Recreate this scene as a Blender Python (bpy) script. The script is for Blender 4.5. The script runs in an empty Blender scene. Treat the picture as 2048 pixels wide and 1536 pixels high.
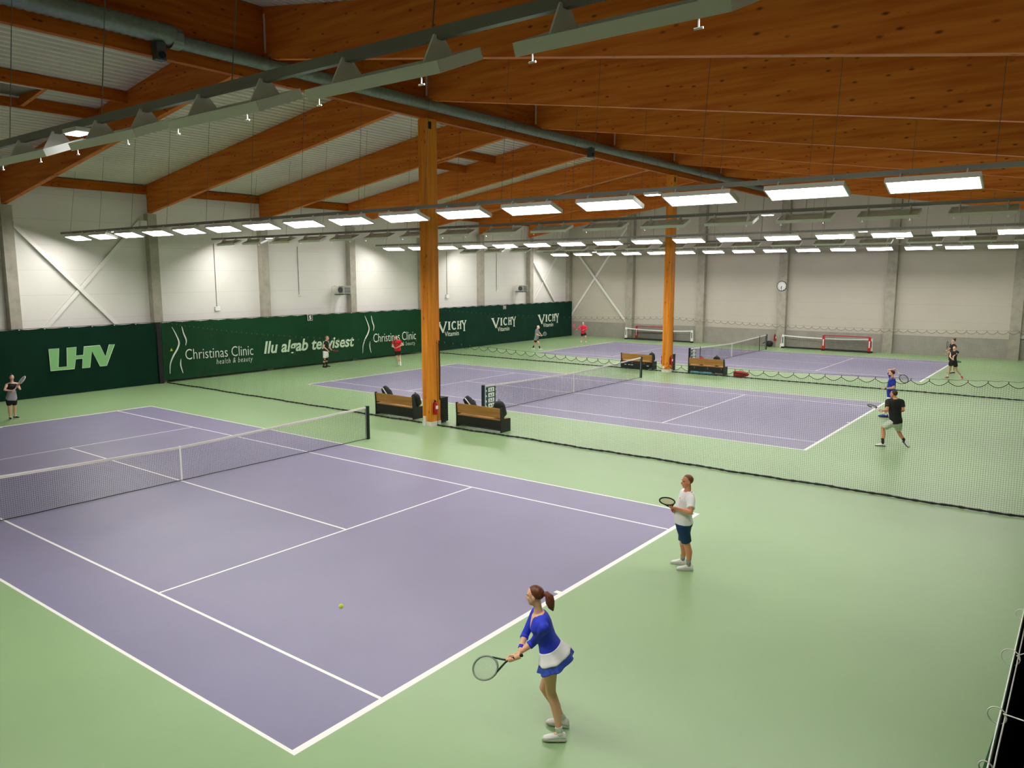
import bpy, bmesh, math, random
from mathutils import Vector, Matrix
PI = math.pi
random.seed(7)
SC = bpy.context.scene
COL = SC.collection
# ------------------------------------------------------------------ camera, world, exposure
cam = bpy.data.objects.new('camera', bpy.data.cameras.new('camera'))
COL.objects.link(cam)
CAM = Vector((18.6086, -10.3270, 5.3073))
c_r = Vector((0.79677091, 0.604281, -0.00076546)); c_f = Vector((-0.59833804, 0.78875636, -0.14090774)); c_u = Vector((-0.08454411, 0.1127292, 0.99002244))
cam.matrix_world = Matrix(((c_r.x, c_u.x, -c_f.x, CAM.x), (c_r.y, c_u.y, -c_f.y, CAM.y), (c_r.z, c_u.z, -c_f.z, CAM.z), (0, 0, 0, 1)))
cam.data.sensor_width = 36.0
cam.data.lens = 36.0 * 1541.77 / 2048
cam.data.clip_start = 0.05
cam.data.clip_end = 300
SC.camera = cam
SC.view_settings.view_transform = 'Standard'
SC.view_settings.look = 'None'
SC.view_settings.gamma = 1.0
SC.view_settings.use_curve_mapping = False
SC.view_settings.exposure = 0.0
LAMP = 44.5          # strength of the lamp panels
w = bpy.data.worlds.new('world'); SC.world = w; w.use_nodes = True
w.node_tree.nodes['Background'].inputs[0].default_value = (1, 0.97, 0.92, 1)
w.node_tree.nodes['Background'].inputs[1].default_value = 0.2
SC.cycles.max_bounces = 6
SC.cycles.diffuse_bounces = 4
SC.cycles.glossy_bounces = 2
SC.cycles.transparent_max_bounces = 4
SC.cycles.sample_clamp_indirect = 4
SC.cycles.caustics_reflective = False
SC.cycles.caustics_refractive = False

# ------------------------------------------------------------------ materials
def lin(c):
    return tuple((x / 12.92 if x <= 0.04045 else ((x + 0.055) / 1.055) ** 2.4) for x in c)
def hexc(h):
    return lin(tuple(int(h[i:i + 2], 16) / 255 for i in (0, 2, 4)))
MATS = {}
def mat(name, col, rough=0.6, metal=0.0, noise=0.0, nscale=3.0, spec=0.4, stretch=(1, 1, 1), bump=0.0, emit=None):
    if name in MATS: return MATS[name]
    m = bpy.data.materials.new(name); m.use_nodes = True; MATS[name] = m
    nt = m.node_tree; b = nt.nodes['Principled BSDF']
    if isinstance(col, str): col = hexc(col)
    b.inputs['Base Color'].default_value = (*col, 1)
    b.inputs['Roughness'].default_value = rough
    b.inputs['Metallic'].default_value = metal
    b.inputs['Specular IOR Level'].default_value = spec
    m.diffuse_color = (*col, 1)
    if noise or bump:
        tc = nt.nodes.new('ShaderNodeTexCoord'); mp = nt.nodes.new('ShaderNodeMapping')
        mp.inputs['Scale'].default_value = stretch
        nt.links.new(tc.outputs['Object'], mp.inputs['Vector'])
        n = nt.nodes.new('ShaderNodeTexNoise'); n.inputs['Scale'].default_value = nscale; n.inputs['Detail'].default_value = 6
        nt.links.new(mp.outputs['Vector'], n.inputs['Vector'])
        if noise:
            r = nt.nodes.new('ShaderNodeValToRGB')
            r.color_ramp.elements[0].position = 0.3; r.color_ramp.elements[1].position = 0.7
            r.color_ramp.elements[0].color = (*[x * (1 - noise) for x in col], 1)
            r.color_ramp.elements[1].color = (*[min(1, x * (1 + noise)) for x in col], 1)
            nt.links.new(n.outputs['Fac'], r.inputs['Fac']); nt.links.new(r.outputs['Color'], b.inputs['Base Color'])
        if bump:
            bp = nt.nodes.new('ShaderNodeBump'); bp.inputs['Strength'].default_value = bump; bp.inputs['Distance'].default_value = 0.02
            nt.links.new(n.outputs['Fac'], bp.inputs['Height']); nt.links.new(bp.outputs['Normal'], b.inputs['Normal'])
    if emit:
        b.inputs['Emission Color'].default_value = (*emit[0], 1); b.inputs['Emission Strength'].default_value = emit[1]
    return m
def wood(name, c_dark, c_light, axis, knots=True, rough=0.55):
    m = bpy.data.materials.new(name); m.use_nodes = True; MATS[name] = m
    nt = m.node_tree; b = nt.nodes['Principled BSDF']; N = nt.nodes.new; L = nt.links.new
    b.inputs['Roughness'].default_value = rough; b.inputs['Specular IOR Level'].default_value = 0.12
    tc = N('ShaderNodeTexCoord')
    def mapped(along, across):
        mp = N('ShaderNodeMapping'); s = [across] * 3; s[axis] = along
        mp.inputs['Scale'].default_value = s; L(tc.outputs['Object'], mp.inputs['Vector']); return mp
    g = N('ShaderNodeTexNoise'); g.inputs['Scale'].default_value = 1; g.inputs['Detail'].default_value = 5
    L(mapped(0.5, 7).outputs['Vector'], g.inputs['Vector'])
    r = N('ShaderNodeValToRGB'); r.color_ramp.elements[0].position = 0.3; r.color_ramp.elements[1].position = 0.72
    r.color_ramp.elements[0].color = (*hexc(c_dark), 1); r.color_ramp.elements[1].color = (*hexc(c_light), 1)
    L(g.outputs['Fac'], r.inputs['Fac'])
    out = r.outputs['Color']
    if knots:
        v = N('ShaderNodeTexVoronoi'); v.inputs['Scale'].default_value = 1.0
        L(mapped(2.7, 6.2).outputs['Vector'], v.inputs['Vector'])
        kr = N('ShaderNodeValToRGB'); kr.color_ramp.elements[0].position = 0.07; kr.color_ramp.elements[1].position = 0.22
        kr.color_ramp.elements[0].color = (1, 1, 1, 1); kr.color_ramp.elements[1].color = (0, 0, 0, 1)
        L(v.outputs['Distance'], kr.inputs['Fac'])
        # only some cells hold a knot
        sep = N('ShaderNodeSeparateColor'); L(v.outputs['Color'], sep.inputs['Color'])
        gt = N('ShaderNodeMath'); gt.operation = 'GREATER_THAN'; gt.inputs[1].default_value = 0.5; L(sep.outputs['Red'], gt.inputs[0])
        mu = N('ShaderNodeMath'); mu.operation = 'MULTIPLY'; L(kr.outputs['Color'], mu.inputs[0]); L(gt.outputs['Value'], mu.inputs[1])
        mu2 = N('ShaderNodeMath'); mu2.operation = 'MULTIPLY'; mu2.inputs[1].default_value = 0.8; L(mu.outputs['Value'], mu2.inputs[0])
        mx = N('ShaderNodeMix'); mx.data_type = 'RGBA'; L(mu2.outputs['Value'], mx.inputs['Factor']); L(out, mx.inputs['A'])
        mx.inputs['B'].default_value = (0.035, 0.012, 0.004, 1); out = mx.outputs['Result']
    L(out, b.inputs['Base Color'])
    return m
WOOD_X = wood('glulam wood along x', 'bc601d', 'dc8436', 0)
WOOD_Y = wood('glulam wood along y', 'a24e10', 'c06a1c', 1)  # darker than the rafter wood: shade near the ridge put into the colour
WOOD_Z = wood('glulam wood post', 'c8741c', 'ee9a38', 2)
BENCHW = wood('bench pine', 'b07a3c', 'cf9c5a', 0, knots=False)
GREEN = mat('court green', '90af7d', 0.38, noise=0.05, nscale=0.35, spec=0.5)
PURPLE = mat('court purple', '85809d', 0.42, noise=0.05, nscale=0.5, spec=0.45)
LINEW = mat('line white', 'f4f4f0', 0.5)
CONC = mat('concrete', 'aaa496', 0.8, noise=0.14, nscale=2.5)
CONCL = mat('concrete base', 'a39d94', 0.8, noise=0.08, nscale=1.5)
DECK = mat('roof sheet', 'e2dccd', 0.55, noise=0.05, nscale=0.6)
WHITE = mat('white painted steel', 'd9d8d0', 0.5)
RAILM = mat('rail steel', '83857e', 0.5, metal=0.2)
GREYST = mat('grey steel', '4c5352', 0.5, metal=0.2)
DUCT = mat('zinc duct', '7c857d', 0.42, metal=0.5, noise=0.12, nscale=9)
BLACK = mat('black', '111310', 0.6)
BLACKP = mat('black plastic', '0e0f0e', 0.5)
NETM = mat('net cord', '1c2a1e', 0.8)
TNET = mat('tennis net cord', '14171c', 0.8)
BANG = mat('banner green', '173f25', 0.85, spec=0.12, noise=0.10, nscale=0.7)
BAND = mat('banner dark green', '0a2c1f', 0.85, spec=0.12, noise=0.12, nscale=0.8)
RED = mat('red paint', 'c0181c', 0.4)
LAMPM = mat('lamp diffuser', 'ffffff', 0.5, emit=((1.0, 0.965, 0.93), LAMP))
LAMPS = mat('small lamp', 'ffffff', 0.5, emit=((1.0, 1.0, 1.0), 12.0))
HOUS = mat('lamp housing', 'e6e6e0', 0.5)
TEXTW = mat('banner lettering', 'dfe8d8', 0.6)
TEXTG = mat('banner lettering light green', '7fb877', 0.6)

def wall_mat(name, col, seam, vseam=None, axis=1):
    m = mat(name, col, 0.6, noise=0.03, nscale=0.5)
    nt = m.node_tree; b = nt.nodes['Principled BSDF']; N = nt.nodes.new; L = nt.links.new
    tc = N('ShaderNodeTexCoord'); sp = N('ShaderNodeSeparateXYZ'); L(tc.outputs['Object'], sp.inputs['Vector'])
    src = b.inputs['Base Color'].links[0].from_socket
    dv = N('ShaderNodeMath'); dv.operation = 'DIVIDE'; dv.inputs[1].default_value = seam; L(sp.outputs['Z'], dv.inputs[0])
    fr = N('ShaderNodeMath'); fr.operation = 'FRACT'; L(dv.outputs[0], fr.inputs[0])
    lt = N('ShaderNodeMath'); lt.operation = 'LESS_THAN'; lt.inputs[1].default_value = 0.015 / seam; L(fr.outputs[0], lt.inputs[0])
    fac = N('ShaderNodeMath'); fac.operation = 'MULTIPLY'; fac.inputs[1].default_value = 0.2; L(lt.outputs[0], fac.inputs[0])
    mx = N('ShaderNodeMix'); mx.data_type = 'RGBA'; L(fac.outputs[0], mx.inputs['Factor']); L(src, mx.inputs['A']); mx.inputs['B'].default_value = (0.12, 0.11, 0.1, 1)
    L(mx.outputs['Result'], b.inputs['Base Color'])
    return m
WALLL = wall_mat('sandwich panel lit white', 'e6e3dc', 1.1)  # same panel as the other walls, lightened to paint in the stronger lamplight
WIREM = mat('wire steel', '615d55', .5)
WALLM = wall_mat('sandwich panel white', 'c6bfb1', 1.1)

# ------------------------------------------------------------------ mesh helpers
class MB:
    def __init__(s): s.v = []; s.f = []; s.m = []
    def add(s, vs, fs, mi=0):
        o = len(s.v); s.v += [tuple(v) for v in vs]; s.f += [tuple(i + o for i in f) for f in fs]; s.m += [mi] * len(fs); return s
    def hexa(s, p, mi=0):
        return s.add(p, [(0, 3, 2, 1), (4, 5, 6, 7), (0, 1, 5, 4), (1, 2, 6, 5), (2, 3, 7, 6), (3, 0, 4, 7)], mi)
    def box(s, a, b, mi=0, M=None):
        x0, y0, z0 = a; x1, y1, z1 = b
        p = [Vector(q) for q in ((x0, y0, z0), (x1, y0, z0), (x1, y1, z0), (x0, y1, z0), (x0, y0, z1), (x1, y0, z1), (x1, y1, z1), (x0, y1, z1))]
        if M is not None: p = [M @ q for q in p]
        return s.hexa(p, mi)
    def bar(s, p0, p1, wd, ht, mi=0, up=(0, 0, 1)):
        p0 = Vector(p0); p1 = Vector(p1); d = (p1 - p0).normalized(); up = Vector(up)
        sd = d.cross(up)
        if sd.length < 1e-4: sd = d.cross(Vector((1, 0, 0)))
        sd.normalize(); u = sd.cross(d)
        q = []
        for P in (p0, p1):
            q += [P - sd * wd / 2 - u * ht / 2, P + sd * wd / 2 - u * ht / 2, P + sd * wd / 2 + u * ht / 2, P - sd * wd / 2 + u * ht / 2]
        return s.add(q, [(3, 2, 1, 0), (4, 5, 6, 7), (0, 1, 5, 4), (1, 2, 6, 5), (2, 3, 7, 6), (3, 0, 4, 7)], mi)
    def tube(s, pts, r, n=8, mi=0, closed=False, cap=True):
        pts = [Vector(p) for p in pts]; k = len(pts)
        rs = r if isinstance(r, (list, tuple)) else [r] * k
        o = len(s.v); ref = None
        for i, p in enumerate(pts):
            if closed: d = pts[(i + 1) % k] - pts[i - 1]
            else: d = pts[min(i + 1, k - 1)] - pts[max(i - 1, 0)]
            if d.length < 1e-9: d = Vector((0, 0, 1))
            d.normalize()
            if ref is None:
                ref = d.cross(Vector((0, 0, 1)))
                if ref.length < 1e-3: ref = d.cross(Vector((1, 0, 0)))
            ref = (ref - d * ref.dot(d)); ref.normalize(); b = d.cross(ref)
            for j in range(n):
                a = 2 * PI * j / n
                s.v.append(tuple(p + (ref * math.cos(a) + b * math.sin(a)) * rs[i]))
        kk = k if closed else k - 1
        for i in range(kk):
            for j in range(n):
                i2 = (i + 1) % k
                s.f.append((o + i * n + j, o + i * n + (j + 1) % n, o + i2 * n + (j + 1) % n, o + i2 * n + j)); s.m.append(mi)
        if cap and not closed:
            s.f.append(tuple(o + j for j in reversed(range(n)))); s.m.append(mi)
            s.f.append(tuple(o + (k - 1) * n + j for j in range(n))); s.m.append(mi)
        return s
    def prism(s, poly, fn0, fn1, mi=0):
        n = len(poly); o = len(s.v)
        s.v += [tuple(fn0(*p)) for p in poly] + [tuple(fn1(*p)) for p in poly]
        s.f.append(tuple(o + i for i in reversed(range(n)))); s.f.append(tuple(o + n + i for i in range(n))); s.m += [mi, mi]
        for i in range(n):
            j = (i + 1) % n; s.f.append((o + i, o + j, o + n + j, o + n + i)); s.m.append(mi)
        return s
    def loft(s, rings, mi=0, cap=True):
        o = len(s.v); n = len(rings[0])
        for r in rings: s.v += [tuple(p) for p in r]
        for i in range(len(rings) - 1):
            for j in range(n):
                s.f.append((o + i * n + j, o + i * n + (j + 1) % n, o + (i + 1) * n + (j + 1) % n, o + (i + 1) * n + j)); s.m.append(mi)
        if cap:
            s.f.append(tuple(o + j for j in reversed(range(n)))); s.f.append(tuple(o + (len(rings) - 1) * n + j for j in range(n))); s.m += [mi, mi]
        return s
    def ball(s, c, r, nu=16, nv=10, mi=0, axes=None):
        c = Vector(c); r = (r, r, r) if isinstance(r, (int, float)) else r
        X, Y, Z = axes or (Vector((1, 0, 0)), Vector((0, 1, 0)), Vector((0, 0, 1)))
        o = len(s.v); s.v.append(tuple(c + Z * r[2]))
        for i in range(1, nv):
            t = PI * i / nv
            for j in range(nu):
                a = 2 * PI * j / nu
                s.v.append(tuple(c + X * (r[0] * math.sin(t) * math.cos(a)) + Y * (r[1] * math.sin(t) * math.sin(a)) + Z * (r[2] * math.cos(t))))
        s.v.append(tuple(c - Z * r[2])); e = len(s.v) - 1
        for j in range(nu):
            s.f.append((o, o + 1 + j, o + 1 + (j + 1) % nu)); s.m.append(mi)
            s.f.append((e, o + 1 + (nv - 2) * nu + (j + 1) % nu, o + 1 + (nv - 2) * nu + j)); s.m.append(mi)
        for i in range(nv - 2):
            for j in range(nu):
                a = o + 1 + i * nu
                s.f.append((a + j, a + nu + j, a + nu + (j + 1) % nu, a + (j + 1) % nu)); s.m.append(mi)
        return s
    def build(s, name, m, parent=None, smooth=False, bevel=0.0):
        org = Vector((0, 0, 0)); p = parent
        while p is not None: org += p.location; p = p.parent
        me = bpy.data.meshes.new(name)
        me.from_pydata([tuple(Vector(v) - org) for v in s.v], [], s.f)
        ms = m if isinstance(m, (list, tuple)) else [m]
        for q in ms: me.materials.append(q)
        if len(ms) > 1: me.polygons.foreach_set('material_index', s.m)
        if smooth: me.polygons.foreach_set('use_smooth', [True] * len(me.polygons))
        me.update()
        o = bpy.data.objects.new(name, me); COL.objects.link(o)
        if parent is not None: o.parent = parent
        if bevel:
            bv = o.modifiers.new('bevel', 'BEVEL'); bv.width = bevel; bv.segments = 2; bv.limit_method = 'ANGLE'
        return o
def tag(o, label=None, cat=None, group=None, kind=None):
    if label: o['label'] = label
    if cat: o['category'] = cat
    if group: o['group'] = group
    if kind: o['kind'] = kind
    return o
def thing(name, label, cat, loc, group=None):
    o = bpy.data.objects.new(name, None); COL.objects.link(o); o.location = loc; o.empty_display_size = 0.2
    return tag(o, label, cat, group)
def kids(o): return [c for c in COL.objects if c.parent is o]
KID = {}
def copy_thing(o, loc, label=None, group=None):
    r = o.copy(); COL.objects.link(r); r.location = loc
    if label: r['label'] = label
    if group: r['group'] = group
    for c in KID[o.name]:
        d = c.copy(); COL.objects.link(d); d.parent = r
        for e in KID.get(c.name, []):
            g = e.copy(); COL.objects.link(g); g.parent = d
    return r
def remember(o):
    KID[o.name] = kids(o)
    for c in KID[o.name]: KID[c.name] = kids(c)
DG = None
def eval_mesh(ob):
    bpy.context.view_layer.update()
    dg = bpy.context.evaluated_depsgraph_get()
    return bpy.data.meshes.new_from_object(ob.evaluated_get(dg))
def text_mesh(body, width, height, shear=0.0, offset=0.0, depth=0.004, space=1.0):
    cu = bpy.data.curves.new('t', 'FONT'); cu.body = body; cu.size = 1; cu.shear = shear; cu.offset = offset; cu.extrude = depth; cu.space_character = space; cu.resolution_u = 3
    ob = bpy.data.objects.new('t', cu); COL.objects.link(ob)
    me = eval_mesh(ob); bpy.data.objects.remove(ob); bpy.data.curves.remove(cu)
    vs = [v.co.copy() for v in me.vertices]; fs = [tuple(p.vertices) for p in me.polygons]; bpy.data.meshes.remove(me)
    x0 = min(v.x for v in vs); x1 = max(v.x for v in vs); y1 = max(v.y for v in vs); y0 = 0.0
    if height is None: height = (y1 - y0) * width / (x1 - x0)
    return [Vector(((v.x - x0) / (x1 - x0) * width, v.y / y1 * height, v.z)) for v in vs], fs
ORD = ['first', 'second', 'third', 'fourth', 'fifth', 'sixth', 'seventh', 'eighth', 'ninth', 'tenth', 'eleventh', 'twelfth', 'thirteenth', 'fourteenth', 'fifteenth', 'sixteenth', 'seventeenth', 'eighteenth']
# ------------------------------------------------------------------ the hall
YC = [0.0, 18.81, 37.62]                       # court centre lines across the hall
XL, XR, YN, YB = -18.5, 23.0, -13.5, 46.8
def zbot(x): return 11.08 - 0.155 * abs(x)      # underside of rafters
def zdeck(x): return zbot(x) + 1.33
def struct(name, mb, m, **k):
    o = mb.build(name, m, **k); o['kind'] = 'structure'; return o
def floor():
    HX = 11.885; xs = {XL - .3, XR, 0.0}; ys = {YN, YB + .3}
    for sgn in (-1, 1):
        for a in (HX, HX - .1, HX - .2, 6.40 + .025, 6.40 - .025): xs.add(sgn * a)
    for c in YC:
        for sgn in (-1, 1):
            for a in (5.485, 5.435, 4.115, 4.065, .025, .05): ys.add(round(c + sgn * a, 4))
    xs = sorted(xs); ys = sorted(ys); mb = MB()
    mb.v = [(x, y, 0) for y in ys for x in xs]; nx = len(xs)
    for j in range(len(ys) - 1):
        for i in range(nx - 1):
            x = (xs[i] + xs[i + 1]) / 2; y = (ys[j] + ys[j + 1]) / 2; mi = 0
            for c in YC:
                ax, ay = abs(x), abs(y - c)
                if ax < HX and ay < 5.485:
                    mi = 1
                    if ax > HX - .1 or ay > 5.435: mi = 2
                    elif 4.065 < ay < 4.115: mi = 2
                    elif abs(ax - 6.40) < .025 and ay < 4.115: mi = 2
                    elif ay < .025 and ax < 6.40: mi = 2
                    elif ay < .05 and ax > HX - .2: mi = 2
            mb.f.append((j * nx + i, j * nx + i + 1, (j + 1) * nx + i + 1, (j + 1) * nx + i)); mb.m.append(mi)
    struct('floor', mb, [GREEN, PURPLE, LINEW])
floor()
def slabwall(name, a, b, m): struct(name, MB().box(a, b), m)
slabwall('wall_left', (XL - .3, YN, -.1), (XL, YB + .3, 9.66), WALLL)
mb = MB()
prof = [(XL, -.1), (XR, -.1), (XR, zdeck(XR)), (0, zdeck(0)), (XL, zdeck(XL))]
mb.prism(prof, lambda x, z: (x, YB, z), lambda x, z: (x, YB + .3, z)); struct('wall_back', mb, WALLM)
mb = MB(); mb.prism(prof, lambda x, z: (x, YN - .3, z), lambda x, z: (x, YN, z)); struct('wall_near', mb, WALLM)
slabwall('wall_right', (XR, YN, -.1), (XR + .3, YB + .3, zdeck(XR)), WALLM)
slabwall('trim_1', (XL, YB - .12, 0), (XR, YB - .001, 1.25), CONCL)
slabwall('trim_2', (XL + .001, YN, 0), (XL + .10, YB - .12, 1.2), CONCL)
# spectators' gallery along the right-hand side, above the curtain
slabwall('wall_gallery', (19.0, YN, 0), (19.2, YB - .12, 3.45), BLACK)  # near-black colour paints the darkness of the void behind the curtain
slabwall('floor_gallery', (19.0, YN, 3.45), (XR, YB, 3.65), CONC)
# corrugated roof sheet, ribs along the ridge
def deck():
    mb = MB(); pts = []
    for sgn in (-1, 1):
        side = []
        x = 0.0; lim = 19.0 if sgn < 0 else 23.2
        while x < lim:
            for dx, dz in ((0, 0), (.11, 0), (.15, .13), (.25, .13)):
                side.append((sgn * (x + dx), zdeck(x + dx) + dz))
            x += .29
        pts += side[::-1] if sgn < 0 else side[1:]
    n = len(pts)
    mb.v = [(x, YN - .2, z) for x, z in pts] + [(x, YB + .2, z) for x, z in pts]
    mb.f = [(i, i + 1, n + i + 1, n + i) for i in range(n - 1)]; mb.m = [0] * (n - 1)
    struct('ceiling', mb, DECK)
deck()
# wooden roof frame
RY = [3.13 + 6.27 * k for k in range(-1, 7)]
def rafter(y, sgn, label, grp):
    t = thing('glulam_rafter', label, 'roof beam', (sgn * 9, y, zbot(9)), grp)
    x1 = 18.35 if sgn < 0 else 22.9
    p = [(0.1, zbot(.1)), (x1, zbot(x1)), (x1, zdeck(x1) - .005), (0.1, zdeck(.1) - .005)]
    MB().prism(p, lambda x, z: (sgn * x, y - .1, z), lambda x, z: (sgn * x, y + .1, z)).build('beam', WOOD_X, t)
    if sgn > 0:
        MB().box((.13, y - .115, 11.2), (.2, y - .1, 12.2)).build('steel_hanger', WHITE, t)
for i, y in enumerate(RY):
    n = ORD[i]
    rafter(y, -1, f'orange glulam rafter on the left roof slope, {n} from the camera', 'rafters of the left roof slope')
    rafter(y, 1, f'dark orange glulam rafter spanning right of the ridge, {n} from the camera', 'rafters of the right roof slope')
t = MB().box((-.1, YN, 10.48), (.1, YB, 12.38)).build('ridge_beam', WOOD_Y)
tag(t, 'deep orange glulam ridge beam running over the wooden posts to the back wall', 'roof beam')
for sgn, side in ((-1, 'left'),):
    for i in range(len(RY)):
        y0 = RY[i] + .1; y1 = (RY[i + 1] if i + 1 < len(RY) else YB) - .1
        o = MB().box((sgn * 18.42, y0, 9.12), (sgn * 18.28, y1, 9.52)).build('eave_beam', WOOD_Y)
        tag(o, f'brown eave beam under the roof edge on the left wall, {ORD[i]} bay from the camera', 'roof beam', 'eave beams on the left wall')
def trimmer(x, y0, y1, label):
    o = MB().box((x - .06, y0, zdeck(x) - .38), (x + .06, y1, zdeck(x) - .02)).build('trimmer_beam', WOOD_Y)
    tag(o, label, 'roof beam', 'trimmer beams round roof hatches')
trimmer(-7.4, -3.04, 3.03, 'brown trimmer beam near top left, nearer the ridge, beside the skylight')
trimmer(-9.4, -3.04, 3.03, 'brown trimmer beam near top left, lower on the slope, beside the skylight')
trimmer(-6.9, 15.78, 21.84, 'upper short brown trimmer beam in the roof bay right of the first post')
trimmer(-8.9, 15.78, 21.84, 'lower short brown trimmer beam in the roof bay right of the first post')
for yy, lb in ((0.6, 'brown cross joist joining the two trimmer beams near top left'), (19.0, 'brown cross joist joining the trimmer beams right of the first post')):
    xx = 8.3 if yy < 5 else 7.9
    a = xx - .85; b = xx + .95
    o = MB().prism([(a, zdeck(a) - .36), (b, zdeck(b) - .36), (b, zdeck(b) - .02), (a, zdeck(a) - .02)], lambda x, z: (-x, yy - .06, z), lambda x, z: (-x, yy + .06, z)).build('cross_joist', WOOD_X)
    tag(o, lb, 'roof beam', 'cross joists of roof hatches')
sk = thing('skylight', 'dark grey skylight between the trimmer beams at the top left corner', 'skylight', (-8.4, -1.2, zdeck(8.4) - .05))
fr = MB().box((-9.3, -2.95, zdeck(9.3) - .06), (-7.5, .5, zdeck(9.3) - .03)).build('pane', mat('skylight pane', '55584f', .3), sk)
MB().box((-9.34, -3.0, zdeck(9.3) - .1), (-9.24, .54, zdeck(9.3) - .02)).box((-7.55, -3.0, zdeck(9.3) - .1), (-7.45, .54, zdeck(9.3) - .02)).build('frame', WHITE, sk)
def post(y, label, conduit):
    t = thing('wooden_post', label, 'post', (0, y, 0), 'wooden posts under the ridge')
    MB().box((-.2, y - .25, .14), (.2, y + .25, 10.48)).build('shaft', WOOD_Z, t, bevel=.008)
    MB().box((-.21, y - .26, 0), (.21, y + .26, .15)).build('base_shoe', mat('white plaster', 'e4e1d8', .7), t)
    MB().box((-.13, y - .30, 0), (-.03, y - .25, .34)).build('base_bracket', MATS['white plaster'], t)
    MB().box((.2, y - .16, 10.14), (.212, y - .02, 10.38)).build('bolt_plate', BLACK, t)
    if conduit: MB().tube([(.22, y + .2, 3.0), (.225, y + .22, 2.0), (.22, y + .2, .9)], .018).build('cable', BLACK, t)
post(9.47, 'orange glulam post standing between the two nearest courts', True)
post(28.28, 'orange glulam post further back, between the middle and far courts', False)
def column(c, wall, n, label, grp):
    if wall == 'left':
        o = MB().box((XL, c - .22, 0), (XL + .38, c + .22, 8.2)).build('concrete_column', CONC)
    else:
        o = MB().box((c - .3, YB - .42, 0), (c + .3, YB, zbot(c) + .9)).build('concrete_column', CONC)
    tag(o, label, 'column', grp)
for i, y in enumerate(RY[1:] + [46.55]):
    column(y, 'left', i, f'grey concrete column on the left wall, {ORD[i]} from the left picture edge' if y < 46 else 'grey concrete column in the far left corner of the hall', 'concrete columns of the left wall')
for i, x in enumerate((-12.3, -6.1, 0.2, 7.4, 14.6)):
    column(x, 'back', i, f'grey concrete column on the back wall, {ORD[i]} from the far left corner', 'concrete columns of the back wall')
BRACEM = mat('brace white', 'f0eee8', .5)
def brace(p, q, label):
    o = MB().bar(p, q, .17, .07, up=(1, 0, 0) if abs(p[0] - q[0]) < .1 else (0, 1, 0)).build('wall_brace', BRACEM); tag(o, label, 'brace', 'diagonal wall braces')
brace((-18.36, 3.4, 7.45), (-18.36, 8.95, 1.35), 'white diagonal brace above the leftmost banner, falling to the right')
brace((-18.45, 8.95, 7.85), (-18.45, 3.4, 1.9), 'white diagonal brace above the leftmost banner, rising to the right')
brace((-18.36, 40.95, 6.7), (-18.36, 46.3, 1.1), 'white diagonal brace on the left wall by the far corner, falling right')
brace((-18.45, 46.3, 8.3), (-18.45, 40.95, 2.7), 'white diagonal brace on the left wall by the far corner, rising right')
brace((-18.2, 46.62, 7.9), (-12.65, 46.62, 1.35), 'white diagonal brace on the back wall by the far left corner, falling right')
brace((-18.2, 46.75, 1.7), (-12.65, 46.75, 9.3), 'white diagonal brace on the back wall by the far left corner, rising right')
brace((14.95, 46.7, 1.35), (18.4, 46.7, 5.2), 'white diagonal brace at the right end of the back wall')
# round duct beside the ridge beam
t = thing('ventilation_duct', 'long round zinc duct running along the right side of the ridge beam', 'duct', (.35, 10, 10.9))
mb = MB(); pts = []; rs = []
y = YN + .2
while y < .3:
    pts.append((.36, y, 10.97)); rs.append(.235 + (.012 if len(pts) % 2 else -.012)); y += .09
mb.tube(pts, rs, 16); mb.build('flexible_section', DUCT, t, smooth=True)
mb = MB(); pts = []; rs = []; y = .3
while y < YB - .1:
    pts += [(.3, y, 10.88), (.3, y + .05, 10.88), (.3, y + .06, 10.88)]; rs += [.17, .17, .176]; y += .2
mb.tube(pts, rs, 14); mb.build('spiral_pipe', DUCT, t, smooth=True)
MB().tube([(.33, .2, 10.92), (.33, .45, 10.92)], .25, 16).build('joint_collar', DUCT, t)
for y, z, lb in ((-.1, 10.42, 'small grey fan unit hanging below the duct near top left'), (19.4, 10.45, 'small grey fan unit hanging below the duct midway along the ridge')):
    f = thing('duct_fan', lb, 'fan', (.38, y, z + .15), 'fan units under the duct')
    MB().box((.26, y - .12, z - .1), (.5, y + .12, z + .32)).build('casing', GREYST, f, bevel=.02)
    MB().tube([(.50, y, z + .02), (.53, y, z + .02)], .08, 14).build('outlet', BLACK, f)
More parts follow.
